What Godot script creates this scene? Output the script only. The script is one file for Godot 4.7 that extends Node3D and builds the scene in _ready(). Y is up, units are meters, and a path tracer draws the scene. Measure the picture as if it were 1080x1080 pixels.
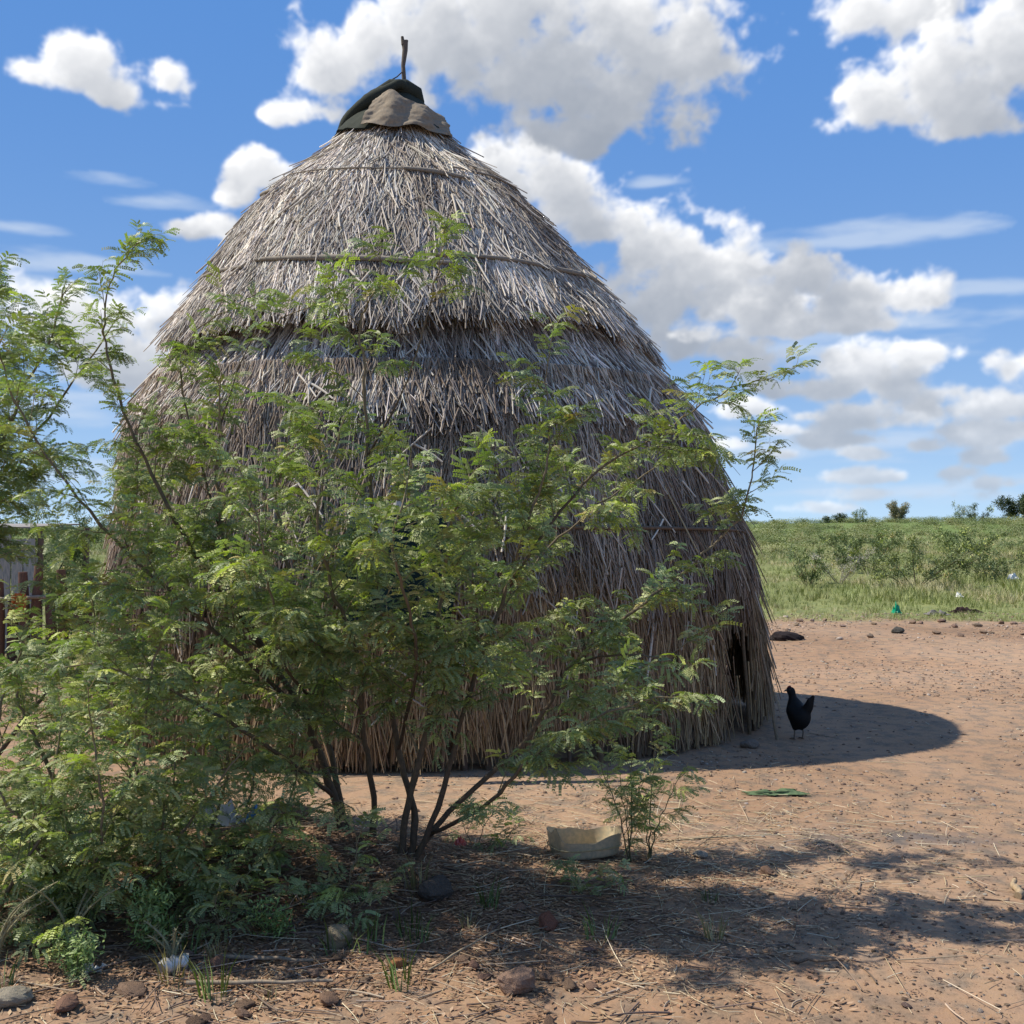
extends Node3D

# ------------------------------------------------------------------ mesh buffer
class MB:
	var v := PackedVector3Array()
	var n := PackedVector3Array()
	var c := PackedColorArray()
	var ix := PackedInt32Array()
	func vert(p: Vector3, nn: Vector3, col: Color) -> int:
		v.append(p)
		n.append(nn)
		c.append(col)
		return v.size() - 1
	func tri(a: int, b: int, d: int) -> void:
		ix.append(a)
		ix.append(b)
		ix.append(d)
	func tube(pts: PackedVector3Array, radii: PackedFloat32Array, sides: int, col: Color, caps := true, rough := 0.0, tip = null) -> void:
		var m := pts.size()
		var t := (pts[1] - pts[0]).normalized()
		var side := t.cross(Vector3(0.31, 0.2, 0.93)).normalized()
		var start := v.size()
		for i in m:
			var t2: Vector3
			if i == 0:
				t2 = (pts[1] - pts[0]).normalized()
			elif i == m - 1:
				t2 = (pts[i] - pts[i - 1]).normalized()
			else:
				t2 = (pts[i + 1] - pts[i - 1]).normalized()
			side = (side - t2 * side.dot(t2)).normalized()
			var up := t2.cross(side)
			for k in sides:
				var a := TAU * k / sides
				var d := side * cos(a) + up * sin(a)
				var rr := radii[i] * (1.0 + rough * sin(i * 2.3 + k * 4.1 + i * k * 0.7))
				vert(pts[i] + d * rr, d, col if tip == null else col.lerp(tip, i / float(m - 1)))
		for i in m - 1:
			for k in sides:
				var a := start + i * sides + k
				var b := start + i * sides + (k + 1) % sides
				tri(a, b, a + sides)
				tri(b, b + sides, a + sides)
		if caps:
			for e in [0, m - 1]:
				var nn: Vector3 = (pts[1] - pts[0]).normalized() * -1.0 if e == 0 else (pts[m - 1] - pts[m - 2]).normalized()
				var c0 := vert(pts[e], nn, col)
				var ring := v.size()
				for k in sides:
					vert(v[start + e * sides + k], nn, col)
				for k in sides:
					tri(c0, ring + k, ring + (k + 1) % sides)
	func smooth() -> void:
		# area-weighted normals over the shared indices
		var acc := PackedVector3Array()
		acc.resize(v.size())
		for i in range(0, ix.size(), 3):
			var a := ix[i]
			var b := ix[i + 1]
			var d := ix[i + 2]
			var f := (v[d] - v[a]).cross(v[b] - v[a])
			acc[a] += f
			acc[b] += f
			acc[d] += f
		for i in v.size():
			n[i] = acc[i].normalized() if acc[i].length() > 1e-12 else Vector3.UP
	func flat() -> MB:
		var o := MB.new()
		for i in range(0, ix.size(), 3):
			var a := v[ix[i]]
			var b := v[ix[i + 1]]
			var d := v[ix[i + 2]]
			var nn := (d - a).cross(b - a).normalized()
			var k := o.vert(a, nn, c[ix[i]])
			o.vert(b, nn, c[ix[i + 1]])
			o.vert(d, nn, c[ix[i + 2]])
			o.tri(k, k + 1, k + 2)
		return o
	func mesh(mat: Material) -> ArrayMesh:
		# wind every face the way its normals point
		for i in range(0, ix.size(), 3):
			var a := ix[i]
			var b := ix[i + 1]
			var d := ix[i + 2]
			if (v[d] - v[a]).cross(v[b] - v[a]).dot(n[a] + n[b] + n[d]) < 0.0:
				ix[i + 1] = d
				ix[i + 2] = b
		var arr := []
		arr.resize(Mesh.ARRAY_MAX)
		arr[Mesh.ARRAY_VERTEX] = v
		arr[Mesh.ARRAY_NORMAL] = n
		arr[Mesh.ARRAY_COLOR] = c
		arr[Mesh.ARRAY_INDEX] = ix
		var am := ArrayMesh.new()
		am.add_surface_from_arrays(Mesh.PRIMITIVE_TRIANGLES, arr)
		am.surface_set_material(0, mat)
		return am

# ------------------------------------------------------------------ state
var rng := RandomNumberGenerator.new()
var wob := FastNoiseLite.new()
var M := {}
var names := {}
const WHITE := Color(1, 1, 1)
const HUT := Vector3(-1.03, 0, -9.56)
const PROFILE := [[0.0, 3.52], [0.4, 3.51], [0.8, 3.49], [1.2, 3.41], [1.6, 3.29], [2.0, 3.15], [2.4, 3.01], [2.8, 2.80], [3.2, 2.54], [3.6, 2.23], [4.0, 1.91], [4.4, 1.59], [4.8, 1.22], [5.1, 0.82], [5.4, 0.5], [5.6, 0.34], [5.75, 0.22], [5.85, 0.06]]

func numbered(called: String) -> String:
	var k: int = names.get(called, 0)
	names[called] = k + 1
	return called if k == 0 else "%s_%03d" % [called, k]

func tag(o: Node, label: String, category: String, group := "", kind := "") -> void:
	if label: o.set_meta("label", label)
	if category: o.set_meta("category", category)
	if group: o.set_meta("group", group)
	if kind: o.set_meta("kind", kind)

func thing(called: String, at: Vector3, turn := 0.0) -> Node3D:
	var o := Node3D.new()
	o.name = numbered(called)
	add_child(o)
	o.position = at
	o.rotation.y = turn
	return o

func part(called: String, mesh: Mesh, parent: Node, xf := Transform3D()) -> MeshInstance3D:
	var o := MeshInstance3D.new()
	o.name = numbered(called) if parent == self else called
	o.mesh = mesh
	o.transform = xf
	parent.add_child(o, true)
	return o

func many(called: String, mesh: Mesh, xfs: Array, cols: Array, parent: Node) -> MultiMeshInstance3D:
	var mm := MultiMesh.new()
	mm.transform_format = MultiMesh.TRANSFORM_3D
	mm.use_colors = true
	mm.mesh = mesh
	mm.instance_count = xfs.size()
	for i in xfs.size():
		mm.set_instance_transform(i, xfs[i])
		mm.set_instance_color(i, cols[i])
	var o := MultiMeshInstance3D.new()
	o.name = numbered(called) if parent == self else called
	o.multimesh = mm
	o.set_meta("kind", "stuff")
	parent.add_child(o, true)
	return o

func rf(a: float, b: float) -> float:
	return rng.randf_range(a, b)

func rdir() -> Vector3:
	var y := rf(-1, 1)
	var a := rf(0, TAU)
	var s := sqrt(1.0 - y * y)
	return Vector3(cos(a) * s, y, sin(a) * s)

func tint(c: Color, j: float) -> Color:
	var k := 1.0 + rf(-j, j)
	return Color(c.r * k * (1 + rf(-j, j) * 0.2), c.g * k, c.b * k * (1 + rf(-j, j) * 0.3))

func ss(a: float, b: float, x: float) -> float:
	var t := clampf((x - a) / (b - a), 0, 1)
	return t * t * (3 - 2 * t)

func lin(r: float, g: float, b: float) -> Color:
	return Color(r, g, b).linear_to_srgb()

# ------------------------------------------------------------------ materials
func std(called: String, rough: float, spec := 0.35, vc := true) -> StandardMaterial3D:
	var m := StandardMaterial3D.new()
	m.resource_name = called
	m.roughness = rough
	m.metallic_specular = spec
	m.vertex_color_use_as_albedo = vc
	m.cull_mode = BaseMaterial3D.CULL_DISABLED
	M[called] = m
	return m

func grain_image(size: int, f1: float, f2: float, f3: float, lo: float, hi: float, seed_: int, warm: float) -> Image:
	# layered mineral grain, tiled by blending
	var a := FastNoiseLite.new()
	a.seed = seed_
	a.noise_type = FastNoiseLite.TYPE_SIMPLEX_SMOOTH
	a.fractal_octaves = 4
	a.frequency = f1
	var b := FastNoiseLite.new()
	b.seed = seed_ + 5
	b.noise_type = FastNoiseLite.TYPE_CELLULAR
	b.frequency = f2
	var c := FastNoiseLite.new()
	c.seed = seed_ + 9
	c.frequency = f3
	var ia := a.get_seamless_image(size, size)
	var ib := b.get_seamless_image(size, size)
	var ic := c.get_seamless_image(size, size)
	var da := ia.get_data()
	var db := ib.get_data()
	var dc := ic.get_data()
	var out := PackedByteArray()
	out.resize(size * size * 3)
	for i in size * size:
		var k: float = (da[i] * 0.45 + db[i] * 0.3 + dc[i] * 0.25) / 255.0
		var t: float = lo + (hi - lo) * k
		var w: float = (da[i] / 255.0 - 0.5) * warm
		out[i * 3] = int(clampf(t * (1 + w), 0, 1) * 255)
		out[i * 3 + 1] = int(clampf(t, 0, 1) * 255)
		out[i * 3 + 2] = int(clampf(t * (1 - w), 0, 1) * 255)
	return Image.create_from_data(size, size, false, Image.FORMAT_RGB8, out)

func make_materials() -> void:
	var g := std("soil", 0.95, 0.2)
	var soil_img := grain_image(1024, 0.012, 0.09, 0.35, 0.62, 1.35, 3, 0.16)
	g.albedo_texture = ImageTexture.create_from_image(soil_img)
	g.uv1_triplanar = true
	g.uv1_world_triplanar = true
	g.uv1_scale = Vector3(0.43, 0.43, 0.43)
	g.heightmap_enabled = true
	g.heightmap_texture = ImageTexture.create_from_image(grain_image(1024, 0.02, 0.07, 0.25, 0.0, 1.0, 21, 0.0))
	g.heightmap_scale = 0.6
	std("reed", 0.72, 0.4)
	std("reed_part", 0.72, 0.4)
	var bark := std("bark", 0.85, 0.3)
	bark.albedo_texture = ImageTexture.create_from_image(grain_image(256, 0.03, 0.12, 0.4, 0.55, 1.1, 31, 0.1))
	bark.uv1_triplanar = true
	bark.uv1_scale = Vector3(7, 3, 7)
	var leaf := std("leaf", 0.52, 0.45)
	leaf.backlight_enabled = true
	leaf.backlight = Color(0.68, 0.8, 0.36)
	var grass := std("grass", 0.6, 0.4)
	grass.backlight_enabled = true
	grass.backlight = Color(0.5, 0.55, 0.25)
	var stone := std("stone", 0.9, 0.3)
	stone.albedo_texture = ImageTexture.create_from_image(grain_image(512, 0.02, 0.08, 0.4, 0.55, 1.15, 41, 0.1))
	stone.uv1_triplanar = true
	stone.uv1_scale = Vector3(5, 5, 5)
	stone.heightmap_enabled = true
	stone.heightmap_texture = stone.albedo_texture
	stone.heightmap_scale = 1.2
	var core := std("mud_core", 0.95, 0.2)
	core.albedo_texture = g.albedo_texture
	core.uv1_triplanar = true
	var cloth := std("cloth", 0.85, 0.25)
	cloth.albedo_texture = ImageTexture.create_from_image(grain_image(512, 0.02, 0.3, 0.6, 0.7, 1.1, 51, 0.08))
	cloth.uv1_triplanar = true
	cloth.uv1_scale = Vector3(3, 3, 3)
	var plastic := std("plastic", 0.35, 0.5)
	plastic.albedo_texture = cloth.albedo_texture
	plastic.uv1_triplanar = true
	plastic.uv1_scale = Vector3(4, 4, 4)
	std("film", 0.3, 0.5)
	std("feather", 0.65, 0.25)
	var wood := std("board", 0.85, 0.3)
	wood.albedo_texture = bark.albedo_texture
	wood.uv1_triplanar = true
	wood.uv1_scale = Vector3(9, 0.8, 9)

# ------------------------------------------------------------------ sky
const SKYW := 4096
var thin := PackedFloat32Array()
var blobs := []       # [az, el, half width, half height up, half height down, strength, softness] in degrees

func cloud(px: float, py: float, hw: float, hh: float, strength := 1.0, soft := 0.0, near := 1.0) -> void:
	# a puff of a cumulus at an azimuth and elevation in degrees
	blobs.append([px, py, hw, hh, hh * 0.72, strength, soft, near])

func sky_bank(az0: float, el0: float, per_deg: float, w: int, h: int, layer: int) -> PackedFloat32Array:
	# thickness of one bank of cloud over a grid of azimuth and elevation
	var field := PackedFloat32Array()
	field.resize(w * h)
	for b in blobs:
		if int(b[7]) != layer:
			continue
		var pad: float = 1.75
		var x0 := int(floor((b[0] - b[2] * pad - az0) * per_deg))
		var x1 := int(ceil((b[0] + b[2] * pad - az0) * per_deg))
		var y0 := maxi(0, int(floor((b[1] - b[4] * pad - el0) * per_deg)))
		var y1 := mini(h - 1, int(ceil((b[1] + b[3] * pad - el0) * per_deg)))
		for y in range(y0, y1 + 1):
			var dy: float = (el0 + y / per_deg - b[1])
			dy = dy / b[3] if dy > 0 else dy / b[4]
			for xx in range(x0, x1 + 1):
				var x := xx
				if w >= int(360 * per_deg) - 2:
					x = posmod(xx, w)
				elif x < 0 or x >= w:
					continue
				var dx: float = (az0 + xx / per_deg - b[0]) / b[2]
				var d: float = 1.15 * (1.0 - sqrt(dx * dx + dy * dy))
				if d > -0.9:
					var i := y * w + x
					if b[6] > 0.0:
						thin[i] = maxf(thin[i], maxf(0.0, d) * b[5])
					else:
						# puffs melt into one another
						var e: float = 1.0 + minf(d, 0.75) * b[5]
						var o: float = field[i]
						var hh := maxf(0.35 - absf(o - e), 0.0) / 0.35
						field[i] = maxf(o, e) + hh * hh * 0.0875 if o > 0.0 else e
	var nz := FastNoiseLite.new()
	nz.seed = 11
	nz.noise_type = FastNoiseLite.TYPE_SIMPLEX_SMOOTH
	nz.fractal_type = FastNoiseLite.FRACTAL_FBM
	nz.fractal_octaves = 6
	nz.fractal_gain = 0.56
	nz.frequency = 0.24
	var nb := FastNoiseLite.new()
	nb.seed = 17
	nb.noise_type = FastNoiseLite.TYPE_CELLULAR
	nb.cellular_return_type = FastNoiseLite.RETURN_DISTANCE
	nb.fractal_type = FastNoiseLite.FRACTAL_FBM
	nb.fractal_octaves = 4
	nb.fractal_gain = 0.5
	nb.frequency = 0.42
	var nw := FastNoiseLite.new()
	nw.seed = 23
	nw.fractal_octaves = 5
	nw.frequency = 0.12
	var dens := PackedFloat32Array()
	dens.resize(w * h)
	for y in h:
		var el := el0 + y / per_deg
		for x in w:
			var az := az0 + x / per_deg
			var i := y * w + x
			var f := field[i]
			if f > 0.15:
				var a := deg_to_rad(az + layer * 61.0)
				var sx := sin(a) * 57.3
				var sz := cos(a) * 57.3
				var wx := nw.get_noise_3d(sx * 4.0, el * 4.0, sz * 4.0) * 0.45
				var q := nz.get_noise_3d(sx + wx, el * 1.3 + wx, sz) * 1.12 - (nb.get_noise_3d(sx + wx, el * 1.2, sz + wx) + 0.3) * 0.42
				dens[i] = maxf(0.0, f - 1.0 + q)
	return dens

func sky_grid(az0: float, el0: float, per_deg: float, w: int, h: int) -> PackedByteArray:
	# thickness of cloud over a grid of azimuth and elevation, then the sun's way through it
	thin = PackedFloat32Array()
	thin.resize(w * h)
	var banks := []
	for layer in 2:
		banks.append(sky_bank(az0, el0, per_deg, w, h, layer))
	var nw := FastNoiseLite.new()
	nw.seed = 23
	nw.fractal_octaves = 5
	nw.frequency = 0.12
	var out := PackedByteArray()
	var fl := PackedFloat32Array()
	fl.resize(w * h * 3)
	var step := per_deg * 0.62
	for y in h:
		var el := el0 + y / per_deg
		var yy := maxf(0.0, sin(deg_to_rad(el)))
		# clear air
		var t := pow(1.0 - yy, 5.6)
		var r := lerpf(0.085, 0.40, t)
		var gg := lerpf(0.235, 0.60, t)
		var bb := lerpf(0.58, 0.84, t)
		var t2 := pow(1.0 - yy, 26.0)
		r = lerpf(r, 0.50, t2 * 0.7)
		gg = lerpf(gg, 0.68, t2 * 0.7)
		bb = lerpf(bb, 0.84, t2 * 0.7)
		var far := pow(1.0 - yy, 14.0)     # the air in front of low, far clouds
		for x in w:
			var i := y * w + x
			var az := az0 + x / per_deg
			var R := r
			var G := gg
			var B := bb
			var a := deg_to_rad(az)
			if thin[i] > 0.0:
				var q := nw.get_noise_3d(sin(a) * 90.0, el * 9.0, cos(a) * 90.0)
				var k := clampf(ss(0.0, 1.0, thin[i] + q * 0.75) * 0.62, 0, 1)
				R = lerpf(R, 0.56, k)
				G = lerpf(G, 0.65, k)
				B = lerpf(B, 0.78, k)
			for layer in 2:
				var dens: PackedFloat32Array = banks[layer]
				var d := dens[i]
				if d > 0.0:
					var acc := 0.0
					for s in range(1, 9):
						var ox := int(x - s * s * step * 0.16)
						var oy := int(y + s * s * step * 0.28)
						if w >= int(360 * per_deg) - 2:
							ox = posmod(ox, w)
						if ox >= 0 and ox < w and oy < h:
							acc += minf(0.8, dens[oy * w + ox]) * (0.5 + s * 0.12)
					var lit := exp(-acc * 0.75) * 0.8 + exp(-acc * 0.24) * 0.2
					# thin rims let the light through
					lit = lerpf(1.0, lit, ss(0.0, 0.4, d + acc * 0.12))
					var op := ss(0.0, 0.52, d)
					op = op * 0.8 + 0.2 * ss(0.2, 0.7, d)
					var cr := lerpf(0.24, 1.12, lit)
					var cg := lerpf(0.28, 1.11, lit)
					var cb := lerpf(0.35, 1.10, lit)
					cr = lerpf(cr, 0.56, far * 0.55)
					cg = lerpf(cg, 0.67, far * 0.55)
					cb = lerpf(cb, 0.81, far * 0.55)
					op *= lerpf(1.0, 0.72, far)
					R = lerpf(R, cr, op)
					G = lerpf(G, cg, op)
					B = lerpf(B, cb, op)
			# rows of the picture run downwards
			var o := ((h - 1 - y) * w + x) * 3
			fl[o] = R
			fl[o + 1] = G
			fl[o + 2] = B
	out = fl.to_byte_array()
	return out

func make_sky() -> PanoramaSkyMaterial:
	for b in [
		[-21.88, 21.04, 2.11, 1.48, 1.00, 0, 1], [-22.43, 21.60, 1.15, 1.29, 1.00, 0, 1], [-19.93, 20.48, 2.40, 1.09, 1.00, 0, 1], [-17.94, 21.36, 1.34, 0.99, 1.00, 0, 1], [-23.77, 20.77, 1.25, 0.89, 1.00, 0, 1], [-20.89, 21.89, 0.77, 0.79, 1.00, 0, 1],
		[-2.97, 23.86, 6.24, 2.87, 1.00, 0, 1], [0.99, 23.27, 8.16, 4.21, 1.00, 0, 1], [7.38, 23.72, 5.04, 3.71, 1.00, 0, 1], [4.94, 21.29, 5.52, 2.57, 1.00, 0, 1], [-6.89, 23.33, 3.60, 2.08, 1.00, 0, 1], [-9.32, 22.37, 2.02, 1.88, 1.00, 0, 1],
		[-7.62, 24.40, 2.02, 1.68, 1.00, 0, 1], [10.76, 23.11, 2.02, 1.98, 1.00, 0, 1], [2.47, 19.83, 3.60, 1.58, 1.00, 0, 1], [-0.99, 25.72, 5.76, 2.47, 1.00, 0, 1], [-10.18, 20.50, 1.82, 0.89, 0.80, 0, 1], [-12.75, 20.25, 0.86, 0.59, 0.70, 0, 1],
		[21.66, 20.79, 4.80, 3.07, 1.00, 0, 1], [24.39, 21.39, 3.36, 3.96, 1.00, 0, 1], [18.83, 20.32, 2.30, 1.88, 1.00, 0, 1], [17.49, 23.98, 1.92, 1.39, 0.80, 0, 0], [20.15, 24.03, 3.84, 1.48, 0.80, 0, 0], [23.77, 18.77, 3.84, 1.19, 1.00, 0, 1],
		[0.99, 17.63, 3.60, 2.08, 0.90, 0, 0], [-0.99, 18.74, 1.92, 1.29, 0.90, 0, 0], [4.94, 15.53, 4.08, 2.08, 1.00, 0, 0], [7.87, 14.53, 3.60, 2.28, 1.00, 0, 0], [10.04, 13.07, 3.60, 1.98, 1.00, 0, 0], [3.95, 16.46, 2.88, 1.48, 1.00, 0, 0],
		[6.89, 11.77, 4.32, 2.47, 1.00, 0, 0], [11.71, 10.91, 3.84, 1.78, 0.90, 0, 0], [8.84, 9.35, 5.28, 1.29, 0.90, 0, 0], [14.43, 12.27, 2.30, 2.28, 1.00, 0, 1], [13.22, 10.76, 2.78, 1.29, 1.00, 0, 1], [17.04, 11.03, 2.98, 1.58, 1.00, 0, 1],
		[20.02, 11.11, 2.30, 1.19, 1.00, 0, 1], [9.89, 10.03, 1.63, 0.89, 1.00, 0, 1], [15.45, 10.05, 5.28, 0.69, 0.80, 0, 1], [17.49, 14.23, 7.20, 1.09, 1.00, 1, 1], [19.93, 14.26, 4.80, 0.89, 1.20, 1, 1], [7.38, 17.40, 1.92, 0.49, 1.00, 1, 1],
		[23.77, 11.31, 3.84, 0.69, 1.00, 1, 1], [20.80, 9.98, 5.28, 0.99, 0.90, 1, 1], [16.36, 8.85, 8.16, 1.48, 0.90, 1, 1], [21.88, 6.08, 3.46, 1.48, 0.90, 0, 1], [23.85, 7.65, 1.73, 1.19, 1.00, 0, 1], [19.50, 6.78, 1.92, 0.99, 0.90, 0, 1],
		[23.14, 4.54, 2.88, 0.79, 0.90, 0, 1], [18.61, 5.28, 2.88, 0.89, 0.90, 0, 0], [16.36, 4.41, 2.40, 0.69, 0.80, 0, 0], [16.82, 8.00, 3.36, 1.09, 0.90, 0, 0], [19.93, 8.45, 2.02, 0.89, 0.90, 0, 0], [14.52, 7.05, 3.84, 0.79, 0.80, 0, 0],
		[12.18, 6.07, 1.82, 0.59, 0.90, 0, 1], [12.65, 8.29, 2.88, 0.99, 0.80, 0, 0], [21.88, 2.66, 1.44, 0.49, 0.70, 0, 1], [16.36, 2.66, 2.88, 0.49, 0.70, 0, 1], [19.50, 1.59, 3.36, 0.40, 0.60, 0, 1], [15.45, 1.00, 2.88, 0.35, 0.55, 0, 1],
		[24.39, 5.75, 2.40, 0.79, 0.90, 0, 1], [24.18, 2.17, 2.40, 0.45, 0.60, 0, 1], [13.59, 3.75, 1.44, 0.40, 0.60, 0, 1], [13.59, 4.94, 1.25, 0.45, 0.80, 0, 1], [17.49, 3.68, 1.63, 0.45, 0.80, 0, 1], [21.02, 4.06, 1.34, 0.45, 0.80, 0, 1],
		[18.61, 2.48, 1.44, 0.40, 0.70, 0, 1], [23.35, 3.31, 1.44, 0.49, 0.80, 0, 1], [14.99, 5.62, 1.06, 0.40, 0.70, 0, 1], [11.23, 4.26, 1.06, 0.40, 0.70, 0, 1], [19.93, 7.54, 1.25, 0.64, 0.90, 0, 1], [-13.22, 17.54, 1.44, 1.19, 1.00, 0, 1],
		[-14.06, 16.47, 1.15, 0.79, 1.00, 0, 1], [-12.42, 17.24, 1.06, 0.79, 1.00, 0, 1], [-16.13, 14.69, 2.21, 0.74, 0.90, 0, 1], [-17.27, 15.79, 3.36, 0.69, 1.00, 1, 1], [-22.51, 12.50, 5.28, 0.89, 1.10, 1, 1], [-22.72, 9.63, 5.28, 2.18, 1.00, 0, 1],
		[-20.37, 7.97, 3.84, 2.28, 1.00, 0, 1], [-24.18, 11.49, 2.88, 0.79, 1.00, 1, 1], [-14.99, 14.86, 1.92, 0.69, 0.90, 0, 1], [-18.61, 10.57, 2.88, 1.48, 0.80, 0, 1], [-24.39, 14.04, 2.88, 0.40, 0.60, 1, 1], [-20.37, 16.59, 2.40, 0.40, 0.40, 1, 1],
		[-10.28, 16.92, 3.84, 0.49, 0.50, 1, 1], [-22.51, 5.83, 6.72, 1.48, 0.80, 1, 1], [-22.51, 2.65, 6.72, 1.19, 0.70, 1, 1], [15.45, 4.19, 11.04, 1.48, 0.80, 1, 1], [19.93, 1.77, 11.04, 0.89, 0.70, 1, 1]]:
		cloud(b[0], b[1], b[2], b[3], b[4], b[5], b[6])

	# the same kind of fair-weather cumulus all the way round
	var r2 := RandomNumberGenerator.new()
	r2.seed = 77
	for k in 46:
		var az := r2.randf_range(40, 320)
		var el := r2.randf_range(3, 62)
		var s := lerpf(1.6, 6.5, el / 62.0) * r2.randf_range(0.6, 1.5)
		if el > 31.0 and el - s * 1.5 < 31.0:
			el += s
		if az - s * 3.2 < 34.0 or az + s * 3.2 > 326.0:
			continue
		for j in 7:
			cloud(az + r2.randf_range(-2.0, 2.0) * s, el + r2.randf_range(-0.4, 0.5) * s, s * r2.randf_range(0.6, 1.3), s * r2.randf_range(0.4, 0.75))
	for k in 24:
		cloud(r2.randf_range(40, 320), r2.randf_range(2, 14), r2.randf_range(5, 14), r2.randf_range(0.8, 1.8), 0.8, 1.0)
	for k in 9:
		var az := r2.randf_range(-40, 40)
		var s := r2.randf_range(3, 6)
		for j in 6:
			cloud(az + r2.randf_range(-1.6, 1.6) * s, r2.randf_range(38, 62), s * r2.randf_range(0.6, 1.3), s * r2.randf_range(0.4, 0.75))
	var pd := SKYW / 360.0
	var lw := 1024
	var lpd := lw / 360.0
	var low := Image.create(lw, 512, false, Image.FORMAT_RGBF)
	low.fill(Color(0.34, 0.33, 0.29))
	var top := Image.create_from_data(lw, 256, false, Image.FORMAT_RGBF, sky_grid(-180.0, 0.0, lpd, lw, 256))
	low.blit_rect(top, Rect2i(0, 0, lw, 256), Vector2i(0, 0))
	low.resize(SKYW, SKYW / 2, Image.INTERPOLATE_BILINEAR)
	var w := 728
	var h := 400
	var x0 := SKYW / 2 - w / 2
	var img := Image.create_from_data(w, h, false, Image.FORMAT_RGBF, sky_grid(-w * 0.5 / pd, 0.0, pd, w, h))
	low.blit_rect(img, Rect2i(0, 0, w, h), Vector2i(x0, SKYW / 4 - h))
	# the picture of the sky begins straight ahead: turn it by half
	var turned := Image.create(SKYW, SKYW / 2, false, Image.FORMAT_RGBF)
	turned.blit_rect(low, Rect2i(SKYW / 2, 0, SKYW / 2, SKYW / 2), Vector2i(0, 0))
	turned.blit_rect(low, Rect2i(0, 0, SKYW / 2, SKYW / 2), Vector2i(SKYW / 2, 0))
	var sm := PanoramaSkyMaterial.new()
	sm.panorama = ImageTexture.create_from_image(turned)
	return sm

# ------------------------------------------------------------------ ground
func ground_h(x: float, z: float) -> float:
	var d := -z
	var h := 0.0
	if d > 20.0:
		h += 2.75 * ss(22.0, 215.0, d) * clampf(0.74 + 0.0042 * x, 0.3, 1.4)
		h += wob.get_noise_2d(x * 0.55, z * 0.55) * 0.35 * ss(22.0, 60.0, d)
	if d > 240.0:
		h -= (d - 240.0) * 0.012
	var near := 1.0 - ss(26.0, 60.0, d)
	if near > 0.0 and absf(x) < 60:
		h += near * (wob.get_noise_2d(x * 6.0, z * 6.0) * 0.035 + wob.get_noise_2d(x * 45.0 + 90, z * 45.0) * 0.012)
		# soil heaped round the shrubs
		h += 0.20 * exp(-(pow(x + 1.15, 2) / 0.9 + pow(z + 5.1, 2) / 0.30)) * (1.0 + wob.get_noise_2d(x * 110, z * 110) * 0.35)
		h += 0.06 * exp(-(pow(x + 2.6, 2) / 0.8 + pow(z + 4.4, 2) / 0.5))
	return h

func make_ground() -> void:
	var mb := MB.new()
	var xs := PackedFloat32Array()
	var zs := PackedFloat32Array()
	var x := 0.0
	var half := PackedFloat32Array()
	while x < 900.0:
		half.append(x)
		x += 0.055 if x < 5.5 else maxf(0.055, (x - 5.5) * 0.09 + 0.055)
	for i in range(half.size() - 1, 0, -1):
		xs.append(-half[i])
	for q in half:
		xs.append(q)
	var z := -2.8
	var fwd := PackedFloat32Array()
	while z > -900.0:
		fwd.append(z)
		z -= 0.05 if z > -9.0 else maxf(0.05, (-z - 9.0) * 0.045 + 0.05)
	for q in [60.0, 25.0, 10.0, 4.0, 1.5, 0.0, -1.2, -2.0, -2.5]:
		zs.append(q)
	zs.append_array(fwd)
	var w := xs.size()
	for zz in zs:
		for xx in xs:
			var h := ground_h(xx, zz)
			var d := -zz
			# earth of the yard against the grassed soil of the plain
			var edge := 19.3 + wob.get_noise_2d(xx * 7.0, 3.0) * 1.6 + wob.get_noise_2d(xx * 40.0, zz * 40.0) * 0.7
			var f := ss(-0.5, 0.8, d - edge)
			if xx < -5.5:
				f = maxf(f, ss(-5.5, -7.5, xx) * ss(8.0, 11.0, d))
			var patch := wob.get_noise_2d(xx * 3.0 + 40, zz * 3.0)
			var patch2 := wob.get_noise_2d(xx * 16.0, zz * 16.0 + 70)
			var soil := Color(0.325, 0.21, 0.135) * (1.0 + patch * 0.42 + patch2 * 0.3)
			var grey := Color(0.285, 0.21, 0.15)
			soil = soil.lerp(grey, clampf(0.35 + patch2 * 0.9, 0, 1) * 0.6)
			# ash strewn from an old fire
			var ash := exp(-(pow((xx - 1.85) / 0.75, 2) + pow((zz + 5.72) / 0.16, 2))) * clampf(0.55 + wob.get_noise_2d(xx * 90, zz * 90) * 1.6, 0, 1)
			soil = soil.lerp(Color(0.12, 0.11, 0.105), clampf(ash, 0, 0.8))
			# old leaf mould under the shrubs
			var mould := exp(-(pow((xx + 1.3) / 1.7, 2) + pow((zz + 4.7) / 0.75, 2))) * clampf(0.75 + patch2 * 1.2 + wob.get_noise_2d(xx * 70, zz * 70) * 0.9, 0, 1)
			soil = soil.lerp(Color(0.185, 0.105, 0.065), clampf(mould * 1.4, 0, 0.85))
			var turf := Color(0.20, 0.215, 0.085) * (1.0 + patch * 0.3)
			if d > 60.0:
				turf = turf.lerp(Color(0.15, 0.20, 0.065), ss(60.0, 120.0, d))
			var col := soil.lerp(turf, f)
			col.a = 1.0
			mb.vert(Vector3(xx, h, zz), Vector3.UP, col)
	for j in zs.size() - 1:
		for i in w - 1:
			var a := j * w + i
			mb.tri(a, a + w, a + 1)
			mb.tri(a + 1, a + w, a + w + 1)
	mb.smooth()
	if mb.n[10].y < 0:
		for i in mb.n.size():
			mb.n[i] = -mb.n[i]
	var o := part("ground", mb.mesh(M.soil), self)
	o.set_meta("kind", "structure")

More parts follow.
